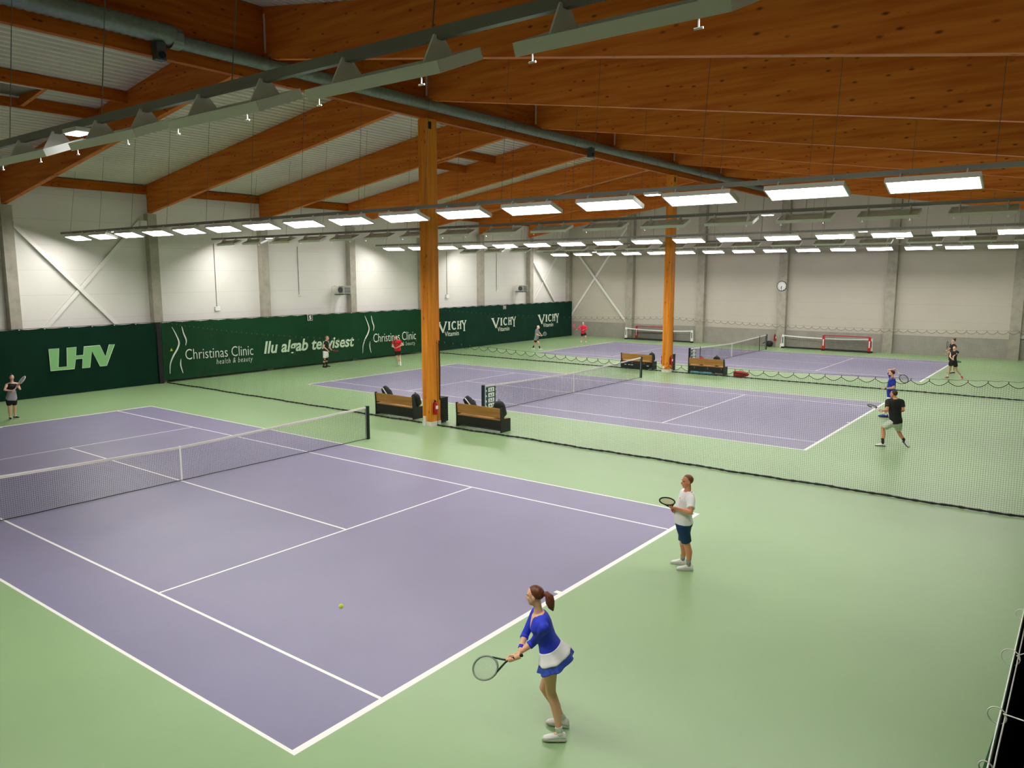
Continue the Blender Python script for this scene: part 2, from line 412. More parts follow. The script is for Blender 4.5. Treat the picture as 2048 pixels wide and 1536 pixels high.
# ------------------------------------------------------------------ lamp rows
ROWS = [(-5.75, 1, 'nearest lamp row'), (5.25, -1, 'far lamp row of near court'), (12.55, 1, 'near lamp row of middle court'),
        (23.95, -1, 'far lamp row of middle court'), (31.3, 1, 'near lamp row of far court'), (42.5, -1, 'far lamp row of far court')]
ZR = 7.12; TILT = math.radians(18)
LX = [-16.6 + 2.18 * k for k in range(16)]
def lamp(x, y, s):
    """s = -1: the panel faces the camera (-y); s = 1: it faces away"""
    t = thing('panel_lamp', '', 'ceiling lamp', (x, y, ZR))
    tl = TILT if s < 0 else math.radians(22)
    c = Vector((x, y, ZR - .26)); e1 = Vector((0, math.cos(tl), s * math.sin(tl))); n = Vector((0, s * math.sin(tl), -math.cos(tl)))
    X = Vector((1, 0, 0)); hx, hy, d = .75, .265, .075
    def q(a, b, k): return c + X * a + e1 * b + n * k
    mb = MB()
    def plate(a0, a1, b0, b1, k0, k1): mb.hexa([q(a0, b0, k0), q(a1, b0, k0), q(a1, b1, k0), q(a0, b1, k0), q(a0, b0, k1), q(a1, b0, k1), q(a1, b1, k1), q(a0, b1, k1)])
    plate(-hx + .03, hx - .03, -hy + .03, hy - .03, -d * .35, -.02)
    plate(-hx, hx, -hy, -hy + .03, -d, d * .2); plate(-hx, hx, hy - .03, hy, -d, d * .2)
    plate(-hx, -hx + .03, -hy + .03, hy - .03, -d, d * .2); plate(hx - .03, hx, -hy + .03, hy - .03, -d, d * .2)
    mb.build('housing', HOUS, t)
    mb = MB(); mb.hexa([q(-hx + .031, -hy + .031, -.019), q(hx - .031, -hy + .031, -.019), q(hx - .031, hy - .031, -.019), q(-hx + .031, hy - .031, -.019),
                        q(-hx + .031, -hy + .031, d * .1), q(hx - .031, -hy + .031, d * .1), q(hx - .031, hy - .031, d * .1), q(-hx + .031, hy - .031, d * .1)])
    mb.build('diffuser', LAMPM, t)
    for a in (-.52, .52):
        mb = MB(); p = [q(a, -hy * .8, -d * .4), q(a, hy * .8, -d * .4), Vector((x + a, y + .055, ZR - .02)), Vector((x + a, y - .055, ZR - .02))]
        mb.hexa([v - X * .008 for v in p] + [v + X * .008 for v in p]); mb.build('bracket', HOUS, t)
    if s > 0:
        for a in (-.62, .55):
            p = q(a, -hy + .02, 0); MB().tube([p, p - Vector((0, 0, .07))], .005, 6).tube([p - Vector((.028, 0, .07)), p - Vector((-.028, 0, .07))], .007, 6).build('hook', LINEW, t)
    return t
PROTO = {}
for r, (y, s, nm) in enumerate(ROWS):
    t = thing('lighting_rail', f'dark grey suspended rail of the {nm}', 'lighting rail', (0, y, ZR), 'suspended lighting rails')
    xs = [-18.2] + [LX[0] + q for q in (-.52, .52)] + [x + q for x in LX[1:] for q in (-.52, .52)] + [18.3]
    MB().loft([[Vector((x, y + a, ZR + b)) for a, b in ((-.03, -.05), (.03, -.05), (.03, .04), (-.03, .04))] for x in xs]).build('channel', RAILM, t)
    k = 0; x = -17.3
    while x < 18:
        MB().tube([(x, y, ZR + .05), (x, y + .4, zdeck(x) - .01)], .006, 5).build('suspension_wire', WIREM, t); x += 2.64
    for k, x in enumerate(LX):
        if r == 0 and x < 3: continue
        lb = (f'lit panel lamp, {ORD[k]} from left wall, {nm}' if s < 0 else f'panel lamp seen from behind, {ORD[k]} from left wall, {nm}')
        grp = f'panel lamps of the {nm}'
        if s not in PROTO:
            PROTO[s] = lamp(x, y, s); remember(PROTO[s]); o = PROTO[s]
        else: o = copy_thing(PROTO[s], (x, y, ZR))
        tag(o, lb, None, grp)
    for j, x in enumerate((-14.42, 9.56) if r else (7.38,)):
        e = thing('emergency_light', f'small lit emergency lamp, {["left", "right"][j]} one on the rail of {nm}', 'emergency light', (x + 1.09, y, ZR - .05), 'small emergency lamps on the rails')
        xx = x + 1.09
        MB().box((xx - .18, y - .1, ZR - .1), (xx + .18, y + .1, ZR - .05)).build('housing', WHITE, e)
        MB().box((xx - .15, y - .08, ZR - .115), (xx + .15, y + .08, ZR - .1)).build('lens', LAMPS, e)
# ------------------------------------------------------------------ banners along the left wall
XB = -17.86
def banner(name, y0, y1, m, label, grp='green banner curtains', zb=.02):
    t = thing('banner_curtain', label, 'banner', (XB, (y0 + y1) / 2, 0), grp)
    mb = MB(); ny = int((y1 - y0) / .12); nz = 14; rnd = random.Random(int(y0 * 10) + 99)
    ph = [rnd.uniform(0, 6) for _ in range(6)]
    for j in range(nz + 1):
        z = zb + (3.0 - zb) * j / nz
        for i in range(ny + 1):
            y = y0 + (y1 - y0) * i / ny
            w_ = .010 * math.sin(y * 1.9 + ph[0]) + .009 * math.sin(y * 3.7 + z * 1.2 + ph[1]) + .008 * math.sin(y * .8 - z * 2.1 + ph[2]) + .006 * math.sin(y * 7.1 + z * .5 + ph[3])
            mb.v.append((XB + w_, y, z - .03 * abs(math.sin(y * PI / 1.0)) * (j / nz)))
    for j in range(nz):
        for i in range(ny):
            a = j * (ny + 1) + i; mb.f.append((a, a + 1, a + ny + 2, a + ny + 1)); mb.m.append(0)
    mb.build('cloth', m, t, smooth=True)
    mb = MB(); y = y0 + .1
    while y < y1: mb.box((XB + .02, y - .02, 2.955), (XB + .035, y + .02, 3.0)); y += 1.0
    mb.build('eyelet_row', WHITE, t)
    MB().tube([(XB, y0, 3.01), (XB, y1, 3.01)], .012, 6).build('top_rope', BLACK, t)
    return t
B1 = banner('a', -7.0, 9.05, BAND, 'dark green banner curtain with big pale green block letters at the left edge')
B2 = banner('b', 9.35, 27.9, BANG, 'green banner curtain with white clinic lettering behind the middle court', zb=.12)
B3 = banner('c', 28.3, 46.35, mat('banner teal green', '0d3226', .85, spec=.12, noise=.12, nscale=.8), 'dark teal green banner curtain with white lettering behind the far court')
o = MB().box((XB - .1, 9.09, 0), (XB + .06, 9.31, 3.0)).build('curtain_post', BLACK); tag(o, 'black upright strip between the leftmost and the clinic banner', 'post')
XT = XB + .045
def lettering(t, name, polys, m, d=.006):
    mb = MB()
    for p in polys: mb.prism(p, lambda y, z: (XT, y, z), lambda y, z: (XT + d, y, z))
    return mb.build(name, m, t)
def words_on(t, name, body, y0, z0, wd, ht, m, shear=0, offset=0, slope=0, space=1.0):
    vs, fs = text_mesh(body, wd, ht, shear, offset, .003, space)
    mb = MB(); mb.add([(XT + v.z, y0 + v.x, z0 + v.y + slope * v.x) for v in vs], fs); return mb.build(name, m, t)
LHV = [[(4.18, 2.08), (4.60, 2.08), (4.51, 1.25), (4.88, 1.25), (4.93, 2.08), (5.33, 2.08), (5.28, 1.70), (5.61, 1.70), (5.66, 2.08), (6.36, 2.09), (6.58, 1.55), (6.78, 2.09), (7.03, 2.09), (6.60, 1.13), (6.31, 1.13), (5.99, 1.87), (5.85, 1.12), (5.52, 1.12), (5.57, 1.55), (5.26, 1.55), (5.18, 1.12), (4.19, 1.12)]]
lettering(B1, 'lettering', LHV, TEXTG)
mb = MB(); mb.tube([(XT + .004, y, z) for y, z in LHV[0]], .014, 4, closed=True); mb.build('letter_outline', TEXTW, B1)
def stroke(pts, wd=.075, k=24):
    # smooth curve through points, drawn as a tapering ribbon
    out = []
    n = len(pts)
    for i in range(n - 1):
        p0 = pts[max(i - 1, 0)]; p1 = pts[i]; p2 = pts[i + 1]; p3 = pts[min(i + 2, n - 1)]
        for s in range(6):
            u = s / 6
            out.append(tuple(.5 * ((2 * p1[c]) + (-p0[c] + p2[c]) * u + (2 * p0[c] - 5 * p1[c] + 4 * p2[c] - p3[c]) * u * u + (-p0[c] + 3 * p1[c] - 3 * p2[c] + p3[c]) * u ** 3) for c in (0, 1)))
    out.append(pts[-1]); L_ = []; R_ = []
    for i, p in enumerate(out):
        a = out[max(i - 1, 0)]; b = out[min(i + 1, len(out) - 1)]; dx, dy = b[0] - a[0], b[1] - a[1]; l = math.hypot(dx, dy)
        ww = wd * (.25 + .75 * math.sin(PI * i / (len(out) - 1))) / 2
        L_.append((p[0] - dy / l * ww, p[1] + dx / l * ww)); R_.append((p[0] + dy / l * ww, p[1] - dx / l * ww))
    return L_ + R_[::-1]
for k, (dy, kk) in enumerate(((0, 1.0), (12.62, 1.03))):
    A = lambda y, z: (9.64 + (y - 9.64) * kk + dy, z)
    cv = [stroke([A(9.88, 2.74), A(10.07, 2.35), A(10.2, 1.96), A(10.1, 1.65), A(9.86, 1.3), A(9.68, .9), A(9.64, .44)], .085),
          stroke([A(10.4, 2.74), A(10.47, 2.4), A(10.59, 2.05), A(10.54, 1.78)], .07), stroke([A(10.25, 1.13), A(10.22, .8), A(10.32, .4)], .06)]
    lettering(B2, 'figure_emblem', cv, TEXTW)
mb = MB(); mb.prism([(9.71, 1.56), (9.85, 1.56), (9.78, 1.7)], lambda y, z: (XT + .008, y, z), lambda y, z: (XT + .012, y, z)); mb.build('yellow_mark', mat('yellow mark', 'd9d23a', .6), B2)
words_on(B2, 'lettering', 'Christinas Clinic', 10.5, 1.06, 3.92, .53, TEXTW, offset=-.008, slope=-.02)
words_on(B2, 'small_lettering', 'health & beauty', 12.2, .68, 2.16, .27, TEXTW, shear=.2, offset=-.01, slope=-.015, space=1.2)
words_on(B2, 'slogan', 'Ilu algab tervisest', 15.1, 1.0, 6.48, .66, mat('slogan pale green', 'c8dfc0', .6), shear=.22, offset=.022, slope=-.01)
words_on(B2, 'lettering', 'Christinas Clinic', 23.18, 1.04, 3.82, .55, TEXTW, offset=-.008, slope=-.012)
words_on(B2, 'small_lettering', 'health & beauty', 24.75, .64, 2.18, .25, TEXTW, shear=.2, offset=-.01, space=1.2)
def arcpoly(cx, cz, rx, rz, th, a0, a1, n=20):
    a = [math.radians(a0 + (a1 - a0) * i / n) for i in range(n + 1)]
    return [(cx + rx * math.cos(t), cz + rz * math.sin(t)) for t in a] + [(cx + (rx - th) * math.cos(t), cz + (rz - th * .7) * math.sin(t)) for t in reversed(a)]
for y0 in (29.1, 35.08, 41.15):
    P = [[(0, 2.03), (.38, 2.03), (.31, 1.96), (.61, 1.45), (.86, 1.96), (.79, 2.03), (1.06, 2.03), (.98, 1.95), (.65, 1.25), (.55, 1.25), (.09, 1.95)],
         [(1.12, 2.0), (1.4, 2.0), (1.34, 1.93), (1.34, 1.49), (1.4, 1.42), (1.12, 1.42), (1.18, 1.49), (1.18, 1.93)],
         arcpoly(1.79, 1.71, .29, .31, .13, 45, 315),
         [(2.1, 2.0), (2.32, 2.0), (2.27, 1.93), (2.27, 1.77), (2.42, 1.77), (2.42, 1.93), (2.37, 2.0), (2.59, 2.0), (2.54, 1.93), (2.54, 1.49), (2.59, 1.42), (2.37, 1.42), (2.42, 1.49), (2.42, 1.68), (2.27, 1.68), (2.27, 1.49), (2.32, 1.42), (2.1, 1.42), (2.15, 1.49), (2.15, 1.93)],
         [(2.5, 2.03), (2.8, 2.03), (2.74, 1.96), (2.87, 1.76), (2.99, 1.96), (2.93, 2.03), (3.14, 2.03), (3.07, 1.95), (2.94, 1.69), (2.94, 1.32), (3.0, 1.25), (2.76, 1.25), (2.82, 1.32), (2.82, 1.68), (2.58, 1.95)]]
    lettering(B3, 'lettering', [[(y0 + a, b) for a, b in p] for p in P], TEXTW)
    words_on(B3, 'small_lettering', 'Vitamin', y0 + .78, .99, 1.5, .33, TEXTW, offset=.004)
def sign(y, d, lb):
    t = thing('court_number_sign', lb, 'sign', (XB + .04, y, 2.68), 'court number signs')
    MB().box((XB + .03, y - .17, 2.66), (XB + .06, y + .17, 3.02)).build('border', WHITE, t)
    MB().box((XB + .06, y - .145, 2.685), (XB + .066, y + .145, 2.995)).build('plate', BLACK, t)
    vs, fs = text_mesh(d, .15, .22, 0, .03, .002)
    MB().add([(XB + .069 + v.z, y - .075 + v.x, 2.73 + v.y) for v in vs], fs).build('numeral', LINEW, t)
sign(18.3, '5', 'small black number five sign at the top of the clinic banner')
sign(36.77, '6', 'small black number six sign at the top of the far teal banner')

# ------------------------------------------------------------------ nets dividing the courts
def lerp_(a, b, u): return a + (b - a) * u
def divider(y, lb):
    t = thing('divider_net', lb, 'net curtain', (0, y, 0), 'net curtains dividing the courts')
    mesh = MB(); top = MB(); bot = MB(); clips = MB()
    for x0, x1 in ((-17.75, -.3), (.3, 17.95)):
        nseg = 46; pit = (x1 - x0) / nseg; rnd = random.Random(int(x0 * 7 + y))
        def ztop(x):
            u = (x - x0) / (x1 - x0); s = 2.98 - .22 * 4 * u * (1 - u)
            f = ((x - x0) / pit) % 1.0
            return s - .105 * 4 * f * (1 - f)
        a1, a2, a3 = [rnd.uniform(0, 6) for _ in range(3)]
        def yy(x, h): return y + (.03 * math.sin(x * 1.3 + a1) + .02 * math.sin(x * 4.1 + a2)) * (1 - h * .8) + .01 * math.sin(x * 9 + a3) * (1 - h)
        x = x0
        while x <= x1 + .001:
            zt = ztop(min(x, x1 - .0001)); mesh.tube([(x, yy(x, 0), .03), (x + .004 * math.sin(x * 5), yy(x, .5), zt * .5), (x, yy(x, 1), zt)], .00165, 3, cap=False); x += .05
        n = int((x1 - x0) / .064); xs = [x0 + (x1 - x0) * i / n for i in range(n + 1)]
        xs[-1] -= .0001
        def zsm(x): u = (x - x0) / (x1 - x0); return 2.98 - .22 * 4 * u * (1 - u) - .06
        for j in range(1, 60):
            h = j / 60; k = max(0, (h - .82) / .18)
            mesh.tube([(x, yy(x, h), .03 + (lerp_(zsm(x), ztop(x), k) - .03) * h) for x in (xs if k else xs[::5] + xs[-1:])], .0015, 3, cap=False)
        top.tube([(x, yy(x, 1), ztop(x)) for x in xs], .007, 4)
        bot.tube([(x, yy(x, 0), .034) for x in xs], [.026 + .008 * math.sin(i * 1.7) * math.sin(i * .43) for i in range(len(xs))], 6)
        for i in range(nseg + 1):
            xc = x0 + pit * i; clips.box((xc - .008, y - .008, ztop(min(xc, x1 - .001)) - .015), (xc + .008, y + .008, ztop(min(xc, x1 - .001)) + .04))
        top.tube([(x, y, ztop(x0 + round((x - x0) / pit) * pit - (1e-4 if x > x1 - .3 else 0)) + .04) for x in xs], .003, 4)
        for xc in ((x0, x1) if x0 > 0 else (x0, x1)): top.tube([(xc, y, .03), (xc, y, 2.98)], .008, 4)
    mesh.build('netting', NETM, t); top.build('edge_rope', NETM, t); bot.build('weighted_hem', BLACK, t); clips.build('clip_row', WIREM, t)
divider(9.45, 'dark net curtain hanging between the near and middle courts')
divider(28.26, 'dark net curtain hanging between the middle and far courts')

def tennis_net(c, lb, sticks=False):
    t = thing('tennis_net', lb, 'tennis net', (0, c, 0), 'tennis nets across the courts')
    H = 6.38
    def zt(y): return .914 + (1.07 - .914) * (abs(y) / H) ** 1.15
    def wx(y, z): return .02 * math.sin(y * 2.1) * math.sin(min(1, z) * PI) + .01 * math.sin(y * 5)
    mb = MB(); y = -H
    while y <= H: mb.tube([(wx(y, 0), c + y, .02), (wx(y, .5), c + y + .003, .5), (0, c + y, zt(y) - .03)], .0021, 3, cap=False); y += .046
    n = 64; ys = [-H + 2 * H * i / n for i in range(n + 1)]
    for j in range(0, 22):
        h = .02 + j * (.94 / 21); mb.tube([(wx(y, h * .9) * (1 - h), c + y, .02 + (zt(y) - .05) * (j / 21)) for y in ys], .0021, 3, cap=False)
    mb.build('netting', TNET, t)
    mb = MB()
    for i in range(n):
        a, b = ys[i], ys[i + 1]
        mb.hexa([Vector(q) for q in ((-.012, c + a, zt(a) - .065), (.012, c + a, zt(a) - .065), (.012, c + b, zt(b) - .065), (-.012, c + b, zt(b) - .065), (-.012, c + a, zt(a)), (.012, c + a, zt(a)), (.012, c + b, zt(b)), (-.012, c + b, zt(b)))])
    mb.build('headband', mat('net band white', 'eceae2', .6), t)
    mb = MB()
    for s in (-1, 1): mb.tube([(s * .014, c + y, zt(y) - .036) for y in ys], .004, 4)
    mb.build('band_seam', mat('band seam', 'a8a69e', .7), t)
    mb = MB(); mb.box((-.015, c - .025, .03), (.015, c + .025, .925)); mb.build('centre_strap', LINEW, t)
    MB().tube([(wx(y, 0), c + y, .02) for y in ys], .010, 4).build('bottom_cord', BLACK, t)
    for s in (-1, 1):
        mb = MB().box((-.05, c + s * 6.44 - .05, 0), (.05, c + s * 6.44 + .05, 1.09)); mb.build('post', mat('post dark green', '10241d', .45), t, bevel=.006)
        MB().tube([(0, c + s * 6.38, .04), (0, c + s * 6.38, 1.03)], .007, 5).build('lacing', LINEW, t)
        if sticks: MB().tube([(.02, c + s * 5.02, 0), (.02, c + s * 5.02, 1.07)], .022, 8).build('singles_stick', BLACK, t)
tennis_net(YC[0], 'tennis net with white band across the nearest court')
tennis_net(YC[1], 'tennis net with white band across the middle court')
tennis_net(YC[2], 'tennis net with singles sticks across the far court', True)

def scoreboard(y, lb):
    t = thing('score_board', lb, 'score board', (.04, y, .15), 'score boards on the net posts')
    x = .045
    MB().box((x, y - .13, .16), (x + .03, y + .43, .99)).build('panel', mat('score board green', '124a34', .5), t)
    for k in range(4):
        z = .80 - k * .205
        mb = MB().box((x + .03, y - .03, z), (x + .034, y + .33, z + .16)); cd = mb.build('card', LINEW, t)
        vs, fs = text_mesh('6-3' if k % 2 else '5-3', .22, .1, 0, .025, .001)
        MB().add([(x + .0355 + v.z, y + .04 + v.x, z + .03 + v.y) for v in vs], fs).build('numerals', BLACK, cd)
    mb = MB()
    for k in range(4):
        z = .82 - k * .205
        mb.box((x + .005, y - .16, z), (x + .03, y - .13, z + .07)); mb.box((x + .005, y + .43, z), (x + .03, y + .46, z + .07))
    mb.build('knob_row', LINEW, t)
scoreboard(12.62, 'green flip score board on the near net post of the middle court')
scoreboard(31.45, 'green flip score board on the near net post of the far court')

# ------------------------------------------------------------------ benches and things round the posts
BDARK = mat('bench dark board', '20211c', .55)
def bench(x, y, label):
    t = thing('wooden_bench', label, 'bench', (x, y, 0), 'benches at the posts')
    prof = [(-.02, 0), (.50, 0), (.50, .44), (.16, .46), (.05, .86), (-.04, .86), (-.02, .46)]
    for s in (0, 1.98):
        MB().prism(prof, lambda a, z: (x + s, y + a, z), lambda a, z: (x + s + .035, y + a, z)).build('end_panel', BDARK, t)
    MB().hexa([Vector((x + a, y + b, z)) for a, b, z in ((.035, .02, .50), (1.98, .02, .50), (1.98, .05, .50), (.035, .05, .50), (.035, -.015, .83), (1.98, -.015, .83), (1.98, .015, .83), (.035, .015, .83))]).build('backrest', BENCHW, t)
    MB().box((x + .035, y + .02, .41), (x + 1.98, y + .47, .445)).build('seat', BENCHW, t)
    MB().box((x + .035, y - .0, .10), (x + 1.98, y + .03, .41)).build('lower_board', BDARK, t)
    MB().box((x + .035, y + .1, .03), (x + 1.98, y + .14, .07)).build('foot_rail', GREYST, t)
    return t
def blob(mb, c, r, e=2.6, nu=20, nv=12, M=None, mi=0):
    """superellipsoid"""
    f = lambda v: math.copysign(abs(v) ** (2 / e), v)
    o = len(mb.v); c = Vector(c)
    for i in range(nv + 1):
        t_ = PI * i / nv - PI / 2
        for j in range(nu):
            a = 2 * PI * j / nu
            p = Vector((r[0] * f(math.cos(t_)) * f(math.cos(a)), r[1] * f(math.cos(t_)) * f(math.sin(a)), r[2] * f(math.sin(t_))))
            if M is not None: p = M @ p
            mb.v.append(tuple(c + p))
    for i in range(nv):
        for j in range(nu):
            mb.f.append((o + i * nu + j, o + i * nu + (j + 1) % nu, o + (i + 1) * nu + (j + 1) % nu, o + (i + 1) * nu + j)); mb.m.append(mi)
    return mb
def backpack(x, y, z, label, m=BLACK, sc=1.0, lean=.25):
    t = thing('backpack', label, 'bag', (x, y, z), None)
    M = Matrix.Rotation(lean, 3, 'X')
    blob(MB(), (x, y, z + .24 * sc), (.17 * sc, .14 * sc, .25 * sc), 2.8, M=M).build('body', m, t, smooth=True)
    blob(MB(), (x, y + .13 * sc, z + .16 * sc), (.13 * sc, .06 * sc, .13 * sc), 2.6, M=M).build('front_pocket', m, t, smooth=True)
    MB().tube([(x - .04, y - .02 * sc, z + .47 * sc), (x - .03, y - .04, z + .53 * sc), (x + .03, y - .04, z + .53 * sc), (x + .04, y - .02 * sc, z + .47 * sc)], .012, 6).build('handle', BLACKP, t)
    for s in (-1, 1):
        MB().tube([(x + s * .08 * sc, y - .08, z + .44 * sc), (x + s * .10 * sc, y - .19 * sc, z + .3 * sc), (x + s * .1 * sc, y - .12 * sc, z + .08 * sc)], .016, 6).build('strap', BLACKP, t)
    return t
def racket_bag(x, y, z, label, m, ang=0.0, tilt=0.0, L=.72, stripe=None):
    t = thing('racket_bag', label, 'bag', (x, y, z), None)
    M = Matrix.Rotation(ang, 3, 'Z') @ Matrix.Rotation(tilt, 3, 'Y')
    c = Vector((x, y, z + .15 + abs(math.sin(tilt)) * L * .5 * .7))
    rings = []
    for u, a, b in ((-.5, .03, .04), (-.47, .11, .13), (-.3, .14, .16), (0, .14, .165), (.25, .11, .13), (.42, .07, .08), (.5, .03, .03)):
        rings.append([c + M @ Vector((u * L, a * math.cos(k * PI / 8), b * math.copysign(abs(math.sin(k * PI / 8)) ** .8, math.sin(k * PI / 8)))) for k in range(16)])
    MB().loft(rings).build('body', m, t, smooth=True)
    if stripe:
        MB().tube([c + M @ Vector((-.42 * L, -.13, .06)), c + M @ Vector((-.05 * L, -.155, .07)), c + M @ Vector((.3 * L, -.12, .03))], .02, 6).build('stripe', stripe, t)
    MB().tube([c + M @ Vector((-.12 * L, 0, .16)), c + M @ Vector((-.08 * L, 0, .21)), c + M @ Vector((.08 * L, 0, .21)), c + M @ Vector((.12 * L, 0, .155))], .012, 6).build('handle', BLACKP, t)
    return t
bench(-3.20, 9.76, 'wooden bench with black ends left of the nearest post')
bench(.88, 9.80, 'wooden bench with black ends right of the nearest post')
bench(-3.02, 28.55, 'wooden bench with black ends left of the further post')
bench(1.12, 28.55, 'wooden bench with black ends right of the further post')
racket_bag(-2.75, 10.02, .445, 'black racket bag with white marks leaning on the bench left of nearest post', BLACK, 0, .75, .72, LINEW)
backpack(-1.32, 10.05, .445, 'black backpack at the right end of the bench left of nearest post')
racket_bag(1.35, 10.08, .445, 'black racket bag with pale stripe on bench right of nearest post', BLACK, 0, .7, .74, LINEW)
backpack(2.62, 10.06, .445, 'big black backpack at the right end of bench right of nearest post', sc=1.22)
backpack(-1.2, 28.82, .445, 'black backpack on the bench left of the further post')
t = backpack(1.75, 28.84, .445, 'red bag standing on the bench right of the further post', RED, .9)
backpack(2.62, 28.82, .445, 'round black backpack on the bench right of the further post', sc=1.1)
racket_bag(4.05, 28.62, 0, 'red and black racket bag on the floor beside the far bench', mat('bag red', 'b5302a', .5), .15, 0, .8, BLACK)
t = thing('floor_bag', 'black flat bag with small white marks on floor behind the far left bench', 'bag', (-2.0, 28.47, 0))
blob(MB(), (-2.05, 28.46, .17), (.95, .07, .17), 4).build('body', BLACK, t, smooth=True)
mb = MB()
for xx, ww in ((-2.7, .12), (-2.45, .3), (-1.7, .06), (-1.3, .14)): mb.box((xx, 28.378, .2), (xx + ww, 28.388, .24))
mb.build('white_mark', LINEW, t)
t = thing('foam_mat', 'light blue rolled foam mat lying under the far right bench', 'mat', (1.9, 28.75, 0))
MB().tube([(1.3, 28.5, .07), (2.5, 28.5, .07)], .07, 12).build('roll', mat('foam blue', '6fa6b8', .7), t, smooth=True)
MB().tube([(1.4, 28.65, .06), (2.6, 28.63, .06)], .06, 12).build('inner_roll', MATS['foam blue'], t, smooth=True)
def extinguisher(x, y, z, label, d=1):
    t = thing('fire_extinguisher', label, 'fire extinguisher', (x, y, z), 'fire extinguishers on posts and columns')
    MB().tube([(x, y, z), (x, y, z + .02), (x, y, z + .38), (x, y, z + .42), (x, y, z + .45)], [.07, .08, .08, .065, .03], 18).build('cylinder', RED, t, smooth=True)
    MB().box((x - .025, y - .02, z + .45), (x + .025, y + .02, z + .49)).bar((x, y, z + .5), (x, y - .09, z + .53), .02, .015).bar((x, y, z + .49), (x, y - .08, z + .49), .02, .012).build('valve', BLACK, t)
    MB().tube([(x, y - .02, z + .47), (x + .02, y - .11, z + .42), (x + .02, y - .13, z + .25), (x + .01, y - .11, z + .08)], .013, 6).build('hose', BLACKP, t)
    MB().box((x + d * .06, y - .05, z + .2), (x + d * .084, y + .05, z + .32)).build('paper_label', LINEW, t)
extinguisher(.29, 9.36, .42, 'red fire extinguisher hanging on the right side of the nearest post')
extinguisher(.29, 28.17, .42, 'red fire extinguisher on the right side of the further post')
extinguisher(-.29, 28.3, .42, 'red fire extinguisher on the left side of the further post', -1)
extinguisher(-.14, 46.28, .45, 'red fire extinguisher low on the back wall column under the clock')
def crate(x, y, label):
    t = thing('slatted_bin', label, 'bin', (x, y, 0), 'slatted bins beside the posts')
    MB().box((x, y, .05), (x + .34, y + .4, .9)).build('body', BLACKP, t)
    mb = MB(); z = .08
    while z < .88: mb.box((x + .34, y + .01, z), (x + .365, y + .39, z + .04)); mb.box((x + .01, y - .012, z), (x + .33, y, z + .03)); z += .075
    mb.build('slat_row', BLACKP, t)
    MB().box((x - .01, y - .01, .9), (x + .36, y + .41, .93)).build('lid', BLACK, t)
    MB().box((x + .05, y + .05, 0), (x + .29, y + .35, .05)).build('foot', GREYST, t)
crate(-.22, 9.80, 'tall black slatted plastic bin right behind the nearest post')
crate(-.22, 28.62, 'tall black slatted plastic bin right behind the further post')

# ------------------------------------------------------------------ along the back and left walls
def mini_net(x0, x1, y, h, m, label, dark=False):
    t = thing('mini_tennis_net', label, 'mini tennis net', ((x0 + x1) / 2, y, 0), 'folding mini nets along the back wall')
    mb = MB(); n = 30
    def zt(x): u = (x - x0) / (x1 - x0); return h - .09 * 4 * u * (1 - u)
    x = x0
    while x < x1: mb.tube([(x, y, .06), (x, y, zt(x) - .02)], .004, 3, cap=False); x += .07
    for j in range(12):
        mb.tube([(x0 + (x1 - x0) * i / n, y, .06 + (zt(x0 + (x1 - x0) * i / n) - .08) * j / 11) for i in range(n + 1)], .004, 3, cap=False)
    mb.build('netting', NETM, t)
    if m is RED: MB().tube([(x0, y, h + .02), (x1, y, h + .02)], .03, 8).build('top_bar', RED, t)
    else:
        mb = MB()
        for i in range(n):
            a = x0 + (x1 - x0) * i / n; b = x0 + (x1 - x0) * (i + 1) / n
            mb.hexa([Vector(q) for q in ((a, y - .02, zt(a) - .08), (b, y - .02, zt(b) - .08), (b, y + .02, zt(b) - .08), (a, y + .02, zt(a) - .08), (a, y - .02, zt(a)), (b, y - .02, zt(b)), (b, y + .02, zt(b)), (a, y + .02, zt(a)))])
        mb.build('headband', LINEW, t)
    for xx, s in ((x0, 1), (x1, -1)):
        MB().hexa([Vector(q) for q in ((xx - .1, y - .06, .12), (xx + .1, y - .06, .12), (xx + .1, y + .04, .12), (xx - .1, y + .04, .12), (xx - .07, y - .05, h + .02), (xx + .07, y - .05, h + .02), (xx + .07, y + .04, h + .02), (xx - .07, y + .04, h + .02))]).build('side_sleeve', m, t)
        MB().box((xx - .035, y - .064, .35), (xx + .035, y - .054, .8)).build('sleeve_print', LINEW if m is RED else GREYST, t)
        MB().box((xx - .1, y - .1, 0), (xx + .1, y + .1, .1)).build('foot', BLACK, t)
    MB().tube([(x0, y, .07), (x1, y, .07)], .05, 8).build('base_bar', BLACK, t)
mini_net(-12.3, -6.5, 46.0, .95, LINEW, 'long white framed mini net by the back wall, left of the far post')
mini_net(-11.5, -8.3, 46.31, 1.08, RED, 'red framed mini net behind the white one left of the far post')
mini_net(.55, 6.5, 46.0, .95, LINEW, 'long white framed mini net by the back wall right of the clock column')
mini_net(3.45, 6.45, 45.72, 1.05, RED, 'red framed mini net standing before the white one right of the clock')
t = thing('wall_clock', 'round white wall clock with black hands high on a back wall column', 'clock', (.16, 46.36, 4.45))
MB().tube([(.16, 46.38, 4.45), (.16, 46.33, 4.45)], .36, 32).build('rim', BLACK, t)
MB().tube([(.16, 46.34, 4.45), (.16, 46.325, 4.45)], .32, 32).build('dial', LINEW, t)
mb = MB()
for k in range(12):
    a = k * PI / 6; mb.bar((.16 + .24 * math.sin(a), 46.323, 4.45 + .24 * math.cos(a)), (.16 + .30 * math.sin(a), 46.323, 4.45 + .30 * math.cos(a)), .03, .004, up=(0, 1, 0))
mb.build('hour_mark', BLACK, t)
MB().bar((.16, 46.318, 4.45), (.15, 46.318, 4.18), .025, .004, up=(0, 1, 0)).build('minute_hand', BLACK, t)
